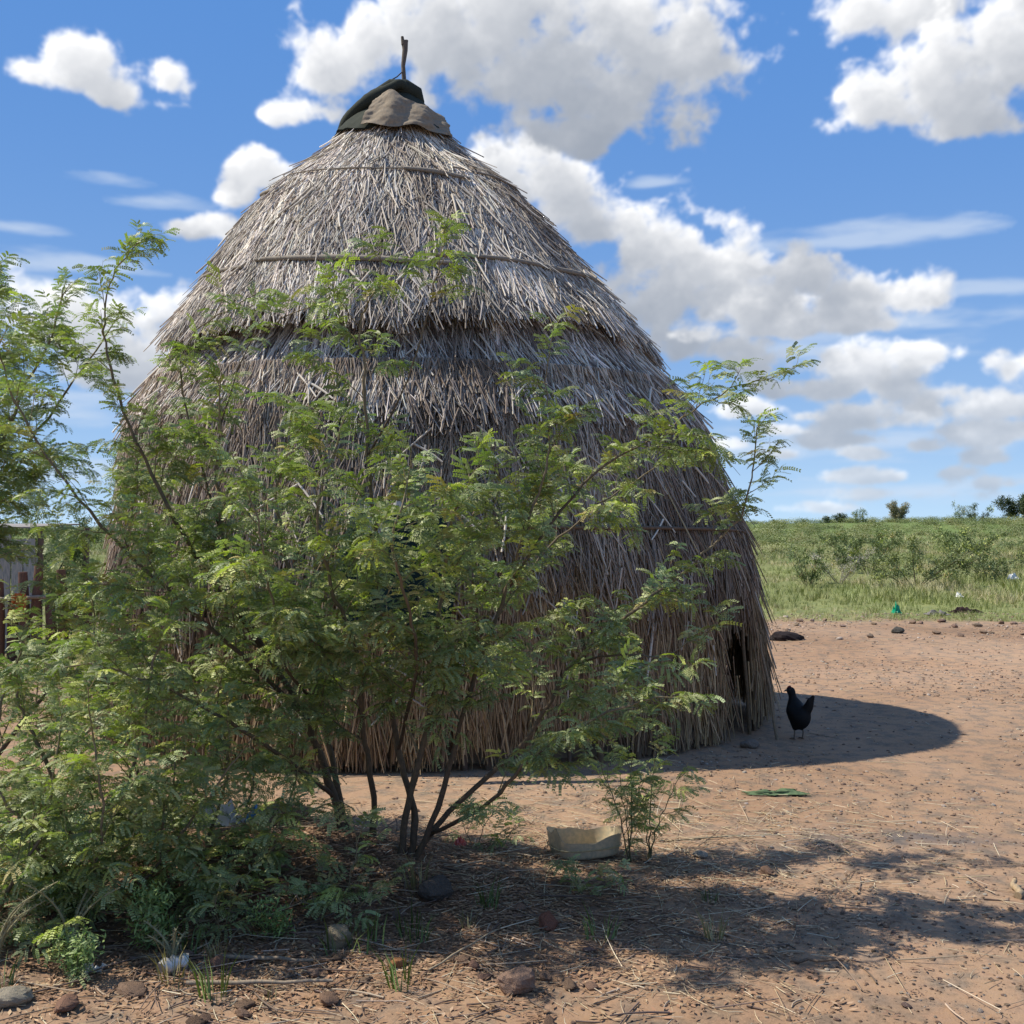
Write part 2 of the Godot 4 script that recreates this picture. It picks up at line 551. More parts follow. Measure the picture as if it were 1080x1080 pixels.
# ------------------------------------------------------------------ small shapes
func rock_mesh(seed_: int, mat: Material, sub: int, angular: float, flatten := 0.7) -> ArrayMesh:
	# a stone cut by planes from a ball, each corner then chipped by noise
	var r := RandomNumberGenerator.new()
	r.seed = seed_
	var nz := FastNoiseLite.new()
	nz.seed = seed_
	nz.frequency = 0.9
	var planes := []
	for k in 14:
		var d := Vector3(r.randf_range(-1, 1), r.randf_range(-1, 1), r.randf_range(-1, 1)).normalized()
		planes.append([d, r.randf_range(0.5, 0.9)])
	var mb := MB.new()
	var rows := sub
	var cols := sub * 2
	for i in rows + 1:
		var a := PI * i / rows
		for j in cols:
			var b := TAU * j / cols
			var d := Vector3(sin(a) * cos(b), cos(a), sin(a) * sin(b))
			var rad := 1.0
			for p in planes:
				var c: float = d.dot(p[0])
				if c > 0.05:
					rad = minf(rad, lerpf(1.0, p[1] / c, angular))
			rad *= 1.0 + nz.get_noise_3dv(d * 1.6) * 0.16 + nz.get_noise_3dv(d * 5.0) * 0.05
			mb.vert(Vector3(d.x, d.y * flatten, d.z) * rad, d, WHITE)
	for i in rows:
		for j in cols:
			var a := i * cols + j
			var b := i * cols + (j + 1) % cols
			mb.tri(a, b, a + cols)
			mb.tri(b, b + cols, a + cols)
	mb.smooth()
	if sub >= 10: mb = mb.flat()
	for i in mb.n.size():
		if mb.n[i].dot(mb.v[i]) < 0:
			mb.n[i] = -mb.n[i]
	return mb.mesh(mat)

func stalk_mesh(bend: float, sides: int, mat: Material, fray := 0.0) -> ArrayMesh:
	# one reed, a unit long down -Y, a unit thick
	var mb := MB.new()
	var pts := PackedVector3Array()
	var rad := PackedFloat32Array()
	for i in 4:
		var t := i / 3.0
		pts.append(Vector3(bend * sin(t * 2.6), -t, bend * 0.6 * t * t))
		rad.append(1.0 - 0.45 * t * fray)
	# thickness is set by the copy's scale: keep the sweep in true proportion
	var start := mb.v.size()
	for i in 4:
		for k in sides:
			var a := TAU * k / sides
			var d := Vector3(cos(a), 0, sin(a))
			mb.vert(pts[i] + d * rad[i], d, WHITE)
	for i in 3:
		for k in sides:
			var a := start + i * sides + k
			var b := start + i * sides + (k + 1) % sides
			mb.tri(a, b, a + sides)
			mb.tri(b, b + sides, a + sides)
	var c0 := mb.vert(pts[3], Vector3.DOWN, WHITE)
	for k in sides:
		mb.tri(c0, start + 3 * sides + k, start + 3 * sides + (k + 1) % sides)
	return mb.mesh(mat)

func leaf_mesh(pairs: int, plen: float, leaflets: int, seed_: int) -> ArrayMesh:
	# a twice-feathered leaf: rachis along +Z, pinnae to both sides, leaflets along each pinna
	var r := RandomNumberGenerator.new()
	r.seed = seed_
	var mb := MB.new()
	var mid := PackedVector3Array()
	var L := 0.018 * pairs + 0.02
	for i in 4:
		var t := i / 3.0
		mid.append(Vector3(0, -0.016 * t * t, L * t))
	mb.tube(mid, PackedFloat32Array([0.0011, 0.001, 0.0008, 0.0006]), 3, Color(1.25, 1.15, 0.8), false)
	for p in pairs:
		for s in [-1, 1]:
			var t0 := (p + 0.6 + r.randf_range(-0.1, 0.1)) / pairs
			var base := Vector3(0, -0.016 * t0 * t0, L * t0)
			var ang := lerpf(1.15, 0.55, t0) + r.randf_range(-0.12, 0.12)
			var dir := Vector3(s * sin(ang), r.randf_range(-0.05, 0.15), cos(ang)).normalized()
			var l := plen * r.randf_range(0.8, 1.1)
			var droop := r.randf_range(0.3, 0.8)
			var tw := r.randf_range(-0.9, 0.9)
			var fold := r.randf_range(0.9, 1.9)
			var prev := base
			for q in leaflets:
				var t := (q + 0.7) / leaflets
				var c := base + dir * (l * t) + Vector3(0, -droop * l * t * t, 0)
				var tang := (c - prev).normalized()
				var lat := tang.cross(Vector3.UP).normalized().rotated(tang, tw)
				var nn := lat.cross(tang).normalized()
				if nn.y < 0: nn = -nn
				var ll := 0.0150 * (1.0 - 0.35 * absf(t - 0.45)) * r.randf_range(0.85, 1.15)
				for e in [-1, 1]:
					var out: Vector3 = (lat * e + tang * fold + nn * r.randf_range(0.0, 0.5)).normalized()
					var wv: Vector3 = (tang * 0.6 - lat * e * 0.8) * 0.0042
					var shade := r.randf_range(0.85, 1.12)
					var col := Color(shade, shade, shade)
					var i0 := mb.vert(c, nn, col)
					mb.vert(c + out * ll * 0.5 + wv, nn, col)
					mb.vert(c + out * ll, nn, col)
					mb.vert(c + out * ll * 0.5 - wv, nn, col)
					mb.tri(i0, i0 + 1, i0 + 2)
					mb.tri(i0, i0 + 2, i0 + 3)
				prev = c
			var s2 := Vector3(0.0006, 0.0, 0.0006)
			var k0 := mb.vert(base - s2, Vector3.UP, Color(1.2, 1.1, 0.8))
			mb.vert(base + s2, Vector3.UP, Color(1.2, 1.1, 0.8))
			mb.vert(prev, Vector3.UP, Color(1.2, 1.1, 0.8))
			mb.tri(k0, k0 + 1, k0 + 2)
	return mb.mesh(M.leaf)

func spray_mesh(count: int, size: float, leaf: float, seed_: int, mat: Material) -> ArrayMesh:
	# a loose handful of leaves for plants seen from far off
	var r := RandomNumberGenerator.new()
	r.seed = seed_
	var mb := MB.new()
	for k in count:
		var d := Vector3(r.randf_range(-1, 1), r.randf_range(-1, 1), r.randf_range(-1, 1))
		if d.length() > 1: d = d.normalized() * r.randf()
		var c := d * size
		var a := Vector3(r.randf_range(-1, 1), r.randf_range(-0.6, 0.8), r.randf_range(-1, 1)).normalized()
		var b := a.cross(Vector3(r.randf_range(-0.4, 0.4), 1, r.randf_range(-0.4, 0.4))).normalized()
		var nn := b.cross(a).normalized()
		if nn.y < 0: nn = -nn
		var s := r.randf_range(0.75, 1.2)
		var col := Color(s, s, s)
		var i0 := mb.vert(c, nn, col)
		mb.vert(c + a * leaf * 0.5 + b * leaf * 0.16, nn, col)
		mb.vert(c + a * leaf, nn, col)
		mb.vert(c + a * leaf * 0.5 - b * leaf * 0.16, nn, col)
		mb.tri(i0, i0 + 1, i0 + 2)
		mb.tri(i0, i0 + 2, i0 + 3)
	return mb.mesh(mat)

func tuft_mesh(blades: int, spread: float, seed_: int, wide: float) -> ArrayMesh:
	# a tuft of grass a unit high
	var r := RandomNumberGenerator.new()
	r.seed = seed_
	var mb := MB.new()
	for k in blades:
		var a := r.randf_range(0, TAU)
		var base := Vector3(cos(a), 0, sin(a)) * spread * sqrt(r.randf())
		var lean := Vector3(cos(a + r.randf_range(-0.9, 0.9)), 0, sin(a + r.randf_range(-0.9, 0.9))) * r.randf_range(0.1, 0.6)
		var h := r.randf_range(0.45, 1.0)
		var sd := Vector3(-sin(a * 3.0), 0, cos(a * 3.0)) * wide
		var nn := (Vector3(cos(a * 3.0), 0.6, sin(a * 3.0))).normalized()
		var s := r.randf_range(0.75, 1.2)
		var col := Color(s, s, s * r.randf_range(0.8, 1.1))
		var p1 := base + lean * 0.35 * h + Vector3(0, h * 0.55, 0)
		var p2 := base + lean * h + Vector3(0, h * 0.95, 0)
		var i0 := mb.vert(base - sd, nn, col)
		mb.vert(base + sd, nn, col)
		mb.vert(p1 - sd * 0.8, nn, col)
		mb.vert(p1 + sd * 0.8, nn, col)
		mb.vert(p2, nn, col)
		mb.tri(i0, i0 + 2, i0 + 1)
		mb.tri(i0 + 1, i0 + 2, i0 + 3)
		mb.tri(i0 + 2, i0 + 4, i0 + 3)
	return mb.mesh(M.grass)

# ------------------------------------------------------------------ hut
func prof(h: float) -> float:
	if h <= 0.0: return PROFILE[0][1]
	for i in PROFILE.size() - 1:
		var a = PROFILE[i]
		var b = PROFILE[i + 1]
		if h <= b[0]:
			return lerpf(a[1], b[1], (h - a[0]) / (b[0] - a[0]))
	return 0.05

func hut_r(h: float, az: float) -> float:
	# azimuth 0 faces the yard, growing to the right; the wall bulges less to the left
	var r := prof(h)
	var left := maxf(0.0, -sin(az))
	r *= 1.0 - left * left * (0.155 * ss(5.0, 3.6, h) + 0.11 * (1.0 - ss(1.2, 2.8, h)))
	return r + wob.get_noise_3d(sin(az) * 60, h * 22, cos(az) * 60) * 0.07 * ss(5.2, 4.4, h)

func hut_p(h: float, az: float, off := 0.0) -> Vector3:
	var r := maxf(0.03, hut_r(h, az) + off)
	return Vector3(sin(az) * r * 0.92, hut_y(h), cos(az) * r * 0.70)

func hut_y(h: float) -> float:
	return h if h < 1.6 else 1.6 + (h - 1.6) * 0.902

func in_hut(x: float, z: float) -> bool:
	return Vector2((x - HUT.x) / 3.26, (z - HUT.z) / 2.5).length() < 1.0

func in_door(h: float, az: float) -> bool:
	return az > 0.98 and az < 1.17 and h < 0.90 - absf(az - 1.09) * 2.6

func make_hut() -> void:
	var hut := thing("thatched_hut", HUT)
	tag(hut, "tall dome-shaped hut thatched with grey and brown reeds", "hut")
	# clay and stick core behind the reeds
	var mb := MB.new()
	var nh := 60
	var na := 120
	for i in nh + 1:
		var h := 5.7 * i / nh
		for j in na:
			var az := TAU * j / na
			var p := hut_p(h, az, -0.42 if h < 4.4 else lerpf(-0.42, -0.3, ss(4.4, 5.0, h)))
			p.y = maxf(p.y - 0.04, -0.05)
			mb.vert(p, Vector3.UP, Color(0.26, 0.185, 0.125))
	for i in nh:
		for j in na:
			var az := TAU * (j + 0.5) / na
			if in_door(5.7 * (i + 0.5) / nh, az):
				continue
			var a := i * na + j
			var b := i * na + (j + 1) % na
			mb.tri(a, a + na, b)
			mb.tri(b, a + na, b + na)
	mb.smooth()
	part("core", mb.mesh(M.mud_core), hut)
	# reeds, tier over tier
	var stalks := [stalk_mesh(0.0, 5, M.reed), stalk_mesh(0.9, 5, M.reed), stalk_mesh(-0.8, 5, M.reed, 1.0), stalk_mesh(1.6, 5, M.reed, 1.0)]
	var grey := [Color(0.62, 0.56, 0.475), Color(0.52, 0.465, 0.39), Color(0.68, 0.625, 0.54), Color(0.36, 0.305, 0.25), Color(0.20, 0.165, 0.135)]
	var pale := [Color(0.70, 0.65, 0.57), Color(0.58, 0.52, 0.45), Color(0.44, 0.38, 0.32), Color(0.26, 0.21, 0.175), Color(0.18, 0.145, 0.12)]
	var mid := [Color(0.36, 0.30, 0.235), Color(0.28, 0.225, 0.17), Color(0.42, 0.36, 0.285), Color(0.20, 0.155, 0.12), Color(0.26, 0.185, 0.12)]
	var brown := [Color(0.37, 0.27, 0.15), Color(0.295, 0.205, 0.115), Color(0.45, 0.34, 0.20), Color(0.195, 0.13, 0.08), Color(0.335, 0.22, 0.12)]
	# [lowest h of the eave, highest h, lift at the eave, palette, copies, shortest, longest, thickness]
	var tiers := [
		[0.02, 1.95, 0.11, brown, 30000, 0.28, 0.62, 0.0046, -0.13],
		[1.15, 2.95, 0.10, mid, 26000, 0.22, 0.5, 0.0048, -0.12],
		[2.52, 3.85, 0.24, pale, 19000, 0.2, 0.44, 0.0056, -0.29],
		[3.40, 5.56, 0.09, grey, 44000, 0.16, 0.40, 0.0048, -0.03],
	]
	var stand := func(tr: Array, h: float, az: float) -> float:
		# how far a tier stands off the frame: swept out at its eave
		var flat_ := 1.0 - 0.6 * ss(0.65, 1.25, absf(az))
		return tr[8] * flat_ + tr[2] * flat_ * ss(0.45, 1.0, clampf((tr[1] - h) / (tr[1] - tr[0]), 0, 1))
	var ti := 0
	for t in tiers:
		var xfs := [[], [], [], []]
		var cols := [[], [], [], []]
		for k in t[4]:
			var az := rf(-PI, PI)
			if absf(az) > 2.1 and rng.randf() < 0.55:
				az = rf(-2.1, 2.1)
			var u := rng.randf()
			var ln := rf(t[5], t[6])
			# the eave is ragged and sags a little towards the right
			var eave: float = t[0] + wob.get_noise_2d(az * 35.0, ti * 30.0) * 0.28 + wob.get_noise_2d(az * 160.0, ti * 30.0 + 9) * 0.10
			if ti == 3: eave -= 0.20 * ss(0.5, 1.3, az)
			if ti == 2: eave -= 0.1 * ss(0.4, 1.3, az)
			if ti == 1: eave += rf(-0.3, 0.4)
			if ti == 0: eave = 0.01 + rf(0, 0.09) + 0.28 * maxf(0.0, wob.get_noise_2d(az * 60.0, 80))
			var lo_h: float = eave + rf(-0.05, 0.08)
			var hi_h: float = t[1]
			# even spread over the area
			var ht := hi_h - (hi_h - lo_h) * pow(u, 0.62) if ti == 3 else lerpf(lo_h, hi_h, u)
			var h0 := minf(hi_h, ht + ln * 0.6)
			var dep := rng.randf()
			var p0 := hut_p(h0, az, -0.05 + dep * 0.06 + stand.call(t, h0, az))
			# a reed follows the slope of the roof and stands off a little at its foot
			var h1 := maxf(lo_h, h0 - ln * 0.72)
			if h0 - h1 < 0.05: h1 = h0 - 0.05
			var az1 := az + rf(-0.07, 0.07) / maxf(0.5, prof(h0)) * 1.6
			var p1 := hut_p(h1, az1, -0.05 + dep * 0.06 + stand.call(t, h1, az) + rf(-0.045, 0.004))
			var dir := (p1 - p0).normalized()
			if rng.randf() < 0.12:
				dir = (dir + rdir() * 0.25).normalized()
			# no reed hangs past the eave by much
			var drop := -dir.y * ln
			if h0 - drop < lo_h - 0.06:
				ln = maxf(0.16, (h0 - lo_h + rf(-0.02, 0.07)) / maxf(0.15, -dir.y))
			var endp := p0 + dir * ln
			if endp.y < 0.02:
				ln *= clampf((p0.y - 0.02) / maxf(0.01, p0.y - endp.y), 0.05, 1.0)
				endp = p0 + dir * ln
			if ti == 0 and (in_door(endp.y, az1) or in_door(lerpf(endp.y, p0.y, 0.4), az)):
				if rng.randf() < 0.985: continue
			var out := Vector3(sin(az), 0.0, cos(az))
			var xa := dir.cross(out).normalized()
			var th: float = t[7] * (rf(0.4, 1.0) if rng.randf() < 0.7 else rf(1.0, 1.55))
			var b := Basis(xa * th, -dir * ln, xa.cross(-dir).normalized() * th)
			var vi := rng.randi() % 4
			xfs[vi].append(Transform3D(b, p0))
			var pal: Array = t[3]
			var pc: Color = pal[mini(4, int(pow(rng.randf(), 1.15) * 5.0))]
			# reeds of one bundle share their tone
			var bun := wob.get_noise_2d(az * 210.0, h0 * 40.0 + ti * 50) * 0.5
			# weather stains run over the whole roof
			var stain := wob.get_noise_3d(sin(az) * 45, h0 * 16 + 200, cos(az) * 45)
			pc = tint(pc, 0.22) * (1.0 + bun) * (1.0 + stain * 0.55)
			pc = pc.lerp(Color(0.17, 0.12, 0.085), clampf(stain * -1.6 - 0.25, 0, 0.55))
			pc.a = 1.0
			cols[vi].append(pc)
		for vi in 4:
			many("thatch", stalks[vi], xfs[vi], cols[vi], hut)
		ti += 1
	# reeds that stick out and can be told apart
	var rp := [stalk_mesh(0.5, 6, M.reed_part, 1.0), stalk_mesh(-1.2, 6, M.reed_part, 0.6)]
	var rmats := []
	for c in [Color(0.58, 0.52, 0.43), Color(0.48, 0.42, 0.34), Color(0.34, 0.28, 0.22)]:
		var m: StandardMaterial3D = M.reed_part.duplicate()
		m.albedo_color = c.linear_to_srgb()
		rmats.append(m)
	for k in 210:
		var tier := rng.randi() % 4
		var az := rf(-1.45, 1.6)
		var h0: float
		if tier == 3: h0 = rf(3.6, 5.0)
		elif tier == 2: h0 = rf(2.7, 3.3)
		elif tier == 1: h0 = rf(1.5, 2.4)
		else: h0 = rf(0.5, 1.4)
		if tier == 0 and in_door(h0 * 0.6, az): continue
		var tt: Array = tiers[tier]
		var p0 := hut_p(h0, az, 0.015 + stand.call(tt, h0, az))
		var az1 := az + rf(-0.16, 0.16)
		var h1 := maxf(0.03, h0 - 0.3)
		var p1 := hut_p(h1, az1, rf(0.02, 0.10) + stand.call(tt, h1, az))
		var dir := (p1 - p0).normalized()
		var ln := rf(0.16, 0.42)
		if p0.y + dir.y * ln < 0.02: continue
		var th := rf(0.006, 0.011)
		var xa := dir.cross(Vector3(sin(az), 0.1, cos(az))).normalized()
		var o := part("reed", rp[k % 2], hut, Transform3D(Basis(xa * th, -dir * ln, xa.cross(-dir).normalized() * th), p0))
		o.material_override = rmats[(0 if tier > 0 else 1) + rng.randi() % 2]
	# withies bound round the roof
	for ring in [[3.88, -1.5, -0.62, 0.016], [3.87, -0.55, 0.30, 0.019], [3.89, 0.24, 1.62, 0.017], [3.91, 1.55, 4.7, 0.016], [4.83, -0.9, 0.35, 0.006], [4.78, 0.15, 0.62, 0.017], [4.86, 0.55, 1.5, 0.008], [4.72, -1.3, -0.8, 0.012], [1.62, 0.2, 1.3, 0.012]]:
		var pts := PackedVector3Array()
		var rad := PackedFloat32Array()
		var steps := 26
		for i in steps + 1:
			var f := i / float(steps)
			var az := lerpf(ring[1], ring[2], f)
			var h: float = ring[0] + wob.get_noise_2d(az * 30.0, ring[0] * 50.0) * 0.05 - 0.06 * f
			pts.append(hut_p(h, az, 0.022 + stand.call(tiers[3 if h > 3.0 else 1], h, az)))
			rad.append(ring[3] * (0.75 + 0.4 * sin(f * PI)) * rf(0.9, 1.1))
		var rb := MB.new()
		rb.tube(pts, rad, 7, Color(0.38, 0.33, 0.27) if ring[0] > 3.0 else Color(0.2, 0.15, 0.11), true, 0.06)
		part("binding", rb.mesh(M.bark), hut)
	# posts of the frame that show below the reeds
	for k in 54:
		var az := -1.7 + k * 0.062 + rf(-0.02, 0.02)
		if az > 0.99 and az < 1.16: continue
		var a := hut_p(0.0, az, -0.10)
		var b := hut_p(1.0, az + rf(-0.02, 0.02), -0.12)
		a.y = -0.06
		var pb := MB.new()
		var pr := rf(0.014, 0.028)
		pb.tube(PackedVector3Array([a, a.lerp(b, 0.35) + rdir() * 0.012, a.lerp(b, 0.7) + rdir() * 0.012, b]), PackedFloat32Array([pr, pr * 0.95, pr * 0.9, pr * 0.8]), 7, tint(Color(0.2, 0.135, 0.09), 0.3), true, 0.08)
		part("post", pb.mesh(M.bark), hut)
	# pole through the top, split at its end
	var cp := MB.new()
	cp.tube(PackedVector3Array([Vector3(0.09, 5.5, 0), Vector3(0.095, 5.9, 0), Vector3(0.085, 6.1, 0.005), Vector3(0.10, 6.25, 0), Vector3(0.095, 6.34, 0)]), PackedFloat32Array([0.03, 0.022, 0.02, 0.025, 0.034]), 8, Color(0.2, 0.17, 0.14), true, 0.1)
	cp.tube(PackedVector3Array([Vector3(0.085, 6.3, 0.01), Vector3(0.075, 6.38, 0.01)]), PackedFloat32Array([0.02, 0.014]), 6, Color(0.18, 0.15, 0.12))
	cp.tube(PackedVector3Array([Vector3(0.105, 6.3, -0.005), Vector3(0.118, 6.355, -0.01)]), PackedFloat32Array([0.018, 0.013]), 6, Color(0.3, 0.26, 0.21))
	for i in cp.v.size(): cp.v[i] = Vector3(cp.v[i].x * 0.92, hut_y(cp.v[i].y), cp.v[i].z)
	part("pole", cp.mesh(M.bark), hut)
	var wb := MB.new()
	wb.tube(PackedVector3Array([Vector3(0.075, 6.03, 0.02), Vector3(0.03, 5.97, 0.05), Vector3(-0.03, 5.92, 0.08), Vector3(-0.1, 5.84, 0.14)]), PackedFloat32Array([0.006, 0.006, 0.006, 0.006]), 5, Color(0.12, 0.1, 0.09))
	for i in wb.v.size(): wb.v[i] = Vector3(wb.v[i].x * 0.92, hut_y(wb.v[i].y), wb.v[i].z)
	part("tie_wire", wb.mesh(M.bark), hut)

func sheet(parent: Node, called: String, nu: int, nv: int, f: Callable, thick: float, col: Color, mat: Material) -> MeshInstance3D:
	# a sheet with two sides and a closed rim; f gives a point for (u, v)
	var mb := MB.new()
	var grid := MB.new()
	for j in nv + 1:
		for i in nu + 1:
			grid.vert(f.call(i / float(nu), j / float(nv)), Vector3.UP, col)
	for j in nv:
		for i in nu:
			var a := j * (nu + 1) + i
			grid.tri(a, a + 1, a + nu + 1)
			grid.tri(a + 1, a + nu + 2, a + nu + 1)
	grid.smooth()
	var cnt := grid.v.size()
	for i in cnt: mb.vert(grid.v[i] + grid.n[i] * thick * 0.5, grid.n[i], col)
	for i in cnt: mb.vert(grid.v[i] - grid.n[i] * thick * 0.5, -grid.n[i], col)
	for i in range(0, grid.ix.size(), 3):
		mb.tri(grid.ix[i], grid.ix[i + 1], grid.ix[i + 2])
		mb.tri(cnt + grid.ix[i], cnt + grid.ix[i + 2], cnt + grid.ix[i + 1])
	var rim := []
	for i in nu: rim.append([i, i + 1])
	for i in nu: rim.append([nv * (nu + 1) + i + 1, nv * (nu + 1) + i])
	for j in nv: rim.append([(j + 1) * (nu + 1), j * (nu + 1)])
	for j in nv: rim.append([j * (nu + 1) + nu, (j + 1) * (nu + 1) + nu])
	for e in rim:
		mb.tri(e[0], e[1], cnt + e[0])
		mb.tri(e[1], cnt + e[1], cnt + e[0])
	return part(called, mb.mesh(mat), parent)

func make_cap() -> void:
	# dark green tarpaulin pulled over the top, its rim rolled
	var t := thing("tarpaulin", HUT + Vector3(0, hut_y(5.3), 0))
	t.scale = Vector3(0.89, 0.9, 0.74)
	tag(t, "dark green tarpaulin with a rolled rim over the hut's top", "tarpaulin")
	var cap := func(u: float, v: float) -> Vector3:
		var az := TAU * u
		var h := lerpf(0.56, 0.06, v)
		var r := lerpf(0.05, 0.585, pow(v, 0.8))
		r += wob.get_noise_3d(sin(az) * 90, v * 70, cos(az) * 90) * 0.05 * v
		h += wob.get_noise_3d(cos(az) * 70, v * 60 + 9, sin(az) * 70) * 0.05 * v + 0.02 * sin(az * 3.0) * v
		# the crown of the bundle sits to the right of the pole's foot
		return Vector3(sin(az) * r + 0.06 * (1 - v), h, cos(az) * r)
	sheet(t, "cover", 72, 20, cap, 0.02, Color(0.045, 0.052, 0.040), M.cloth)
	var roll := MB.new()
	var pts := PackedVector3Array()
	var rad := PackedFloat32Array()
	for i in 41:
		var f := i / 40.0
		var az := lerpf(-2.6, 0.55, f)
		var r := lerpf(0.60, 0.20, ss(0.15, 0.92, f))
		var h := lerpf(0.07, 0.535, ss(0.1, 0.85, f)) + 0.015 * sin(f * 17.0)
		pts.append(Vector3(sin(az) * r + 0.06, h, cos(az) * r))
		rad.append((0.066 + 0.012 * sin(f * 23.0)) * (0.55 + 0.45 * sin(clampf(f * 1.06, 0, 1) * PI)))
	roll.tube(pts, rad, 14, Color(0.05, 0.058, 0.046), true, 0.04)
	roll.tube(PackedVector3Array([Vector3(-0.16, 0.5, 0.12), Vector3(-0.02, 0.55, 0.16), Vector3(0.12, 0.545, 0.15), Vector3(0.22, 0.5, 0.1), Vector3(0.25, 0.42, 0.03)]), PackedFloat32Array([0.04, 0.065, 0.075, 0.07, 0.05]), 14, Color(0.05, 0.058, 0.046), true, 0.04)
	part("rolled_edge", roll.mesh(M.cloth), t)
	# tan canvas laid on its front
	var c := thing("canvas_sheet", HUT + Vector3(0, hut_y(5.3), 0))
	c.scale = Vector3(0.89, 0.9, 0.74)
	tag(c, "tan canvas sheet draped on the front of the hut's top", "canvas")
	var canvas := func(u: float, v: float) -> Vector3:
		var az := lerpf(-0.45, 1.15, u)
		var peak := exp(-pow((u - 0.24) / 0.13, 2))
		var h := lerpf(0.40 - 0.14 * u + 0.07 * peak, 0.045 - 0.035 * u, v)
		var r := lerpf(0.35 + 0.12 * u, 0.64, pow(v, 0.85)) + 0.05 * peak * (1.0 - v)
		r += 0.035 * exp(-pow((u - 0.55 - 0.2 * v) / 0.08, 2)) + 0.018 * sin(u * 19.0 + v * 4.0) + wob.get_noise_2d(u * 260, v * 190) * 0.022
		h += 0.02 * sin(u * 13.0 + 1.0) * v
		return Vector3(sin(az) * r + 0.04 * (1 - v), h, cos(az) * r)
	sheet(c, "canvas", 64, 24, canvas, 0.006, Color(0.31, 0.255, 0.19), M.cloth)

# ------------------------------------------------------------------ shrubs
func catmull(pts: Array, per: int) -> PackedVector3Array:
	var out := PackedVector3Array()
	for i in pts.size() - 1:
		var p0: Vector3 = pts[maxi(i - 1, 0)]
		var p1: Vector3 = pts[i]
		var p2: Vector3 = pts[i + 1]
		var p3: Vector3 = pts[mini(i + 2, pts.size() - 1)]
		for k in per:
			out.append(p1.cubic_interpolate(p2, p0, p3, k / float(per)))
	out.append(pts[-1])
	return out

func orient(dir: Vector3, up: Vector3, s: float) -> Basis:
	var z := dir.normalized()
	var x := up.cross(z)
	if x.length() < 0.05: x = Vector3.RIGHT.cross(z)
	x = x.normalized()
	return Basis(x * s, z.cross(x) * s, z * s)

var leafs := []

func grow(start: Vector3, dir: Vector3, ln: float, r0: float, level: int, tw: MB, out: Dictionary, opt: Dictionary) -> void:
	var n := 5 if level == 1 else 4
	var pts := PackedVector3Array([start])
	var rad := PackedFloat32Array([r0])
	var d := dir.normalized()
	var p := start
	for i in n:
		d = (d + rdir() * 0.14 + Vector3(0, 0.04 if i < n / 2.0 else opt.get("droop", -0.09), 0)).normalized()
		p += d * (ln / n)
		pts.append(p)
		rad.append(lerpf(r0, r0 * 0.35, (i + 1.0) / n))
	tw.tube(pts, rad, 5 if level == 1 else 4, tint(opt.wood.lerp(opt.twig, 0.6) if level == 1 else opt.twig, 0.2), false)
	if level < opt.levels:
		var kids := int(ln / opt.kid_gap * rf(0.75, 1.25)) + 1
		for k in kids:
			var t := rf(0.18, 1.0)
			var i := mini(n - 1, int(t * n))
			var at := pts[i].lerp(pts[i + 1], t * n - i)
			var along := (pts[i + 1] - pts[i]).normalized()
			var side := along.cross(rdir()).normalized()
			grow(at, along * 0.8 + side * 0.75 + Vector3(0, 0.08, 0), ln * rf(0.35, 0.6), r0 * 0.5, level + 1, tw, out, opt)
	# leaves from the twig, in turn left and right
	var step: float = opt.leaf_gap
	var s := ln * (0.25 if level == 1 else 0.1)
	var flip := 1.0
	while s < ln:
		var t := s / ln
		var i := mini(n - 1, int(t * n))
		var at := pts[i].lerp(pts[i + 1], t * n - i)
		var along := (pts[i + 1] - pts[i]).normalized()
		var lat := along.cross(Vector3.UP)
		if lat.length() < 0.1: lat = Vector3.RIGHT
		lat = lat.normalized() * flip
		var ld := (along * rf(0.3, 0.8) + lat * rf(0.6, 1.0) + rdir() * 0.45 + Vector3(0, rf(-0.15, 0.35), 0)).normalized()
		var up := (Vector3.UP + rdir() * 0.45).normalized()
		var vi := rng.randi() % leafs.size()
		out.x[vi].append(Transform3D(orient(ld, up, opt.leaf * rf(0.6, 1.2)), at - opt.at))
		var col: Color = opt.green
		if rng.randf() < opt.get("young", 0.14): col = Color(0.48, 0.52, 0.15)
		elif rng.randf() < 0.045: col = Color(0.40, 0.33, 0.13)
		elif rng.randf() < 0.25: col = col * Color(0.72, 0.80, 0.78)
		col = tint(col, 0.3)
		out.c[vi].append(col)
		flip = -flip
		s += step * rf(0.6, 1.5)

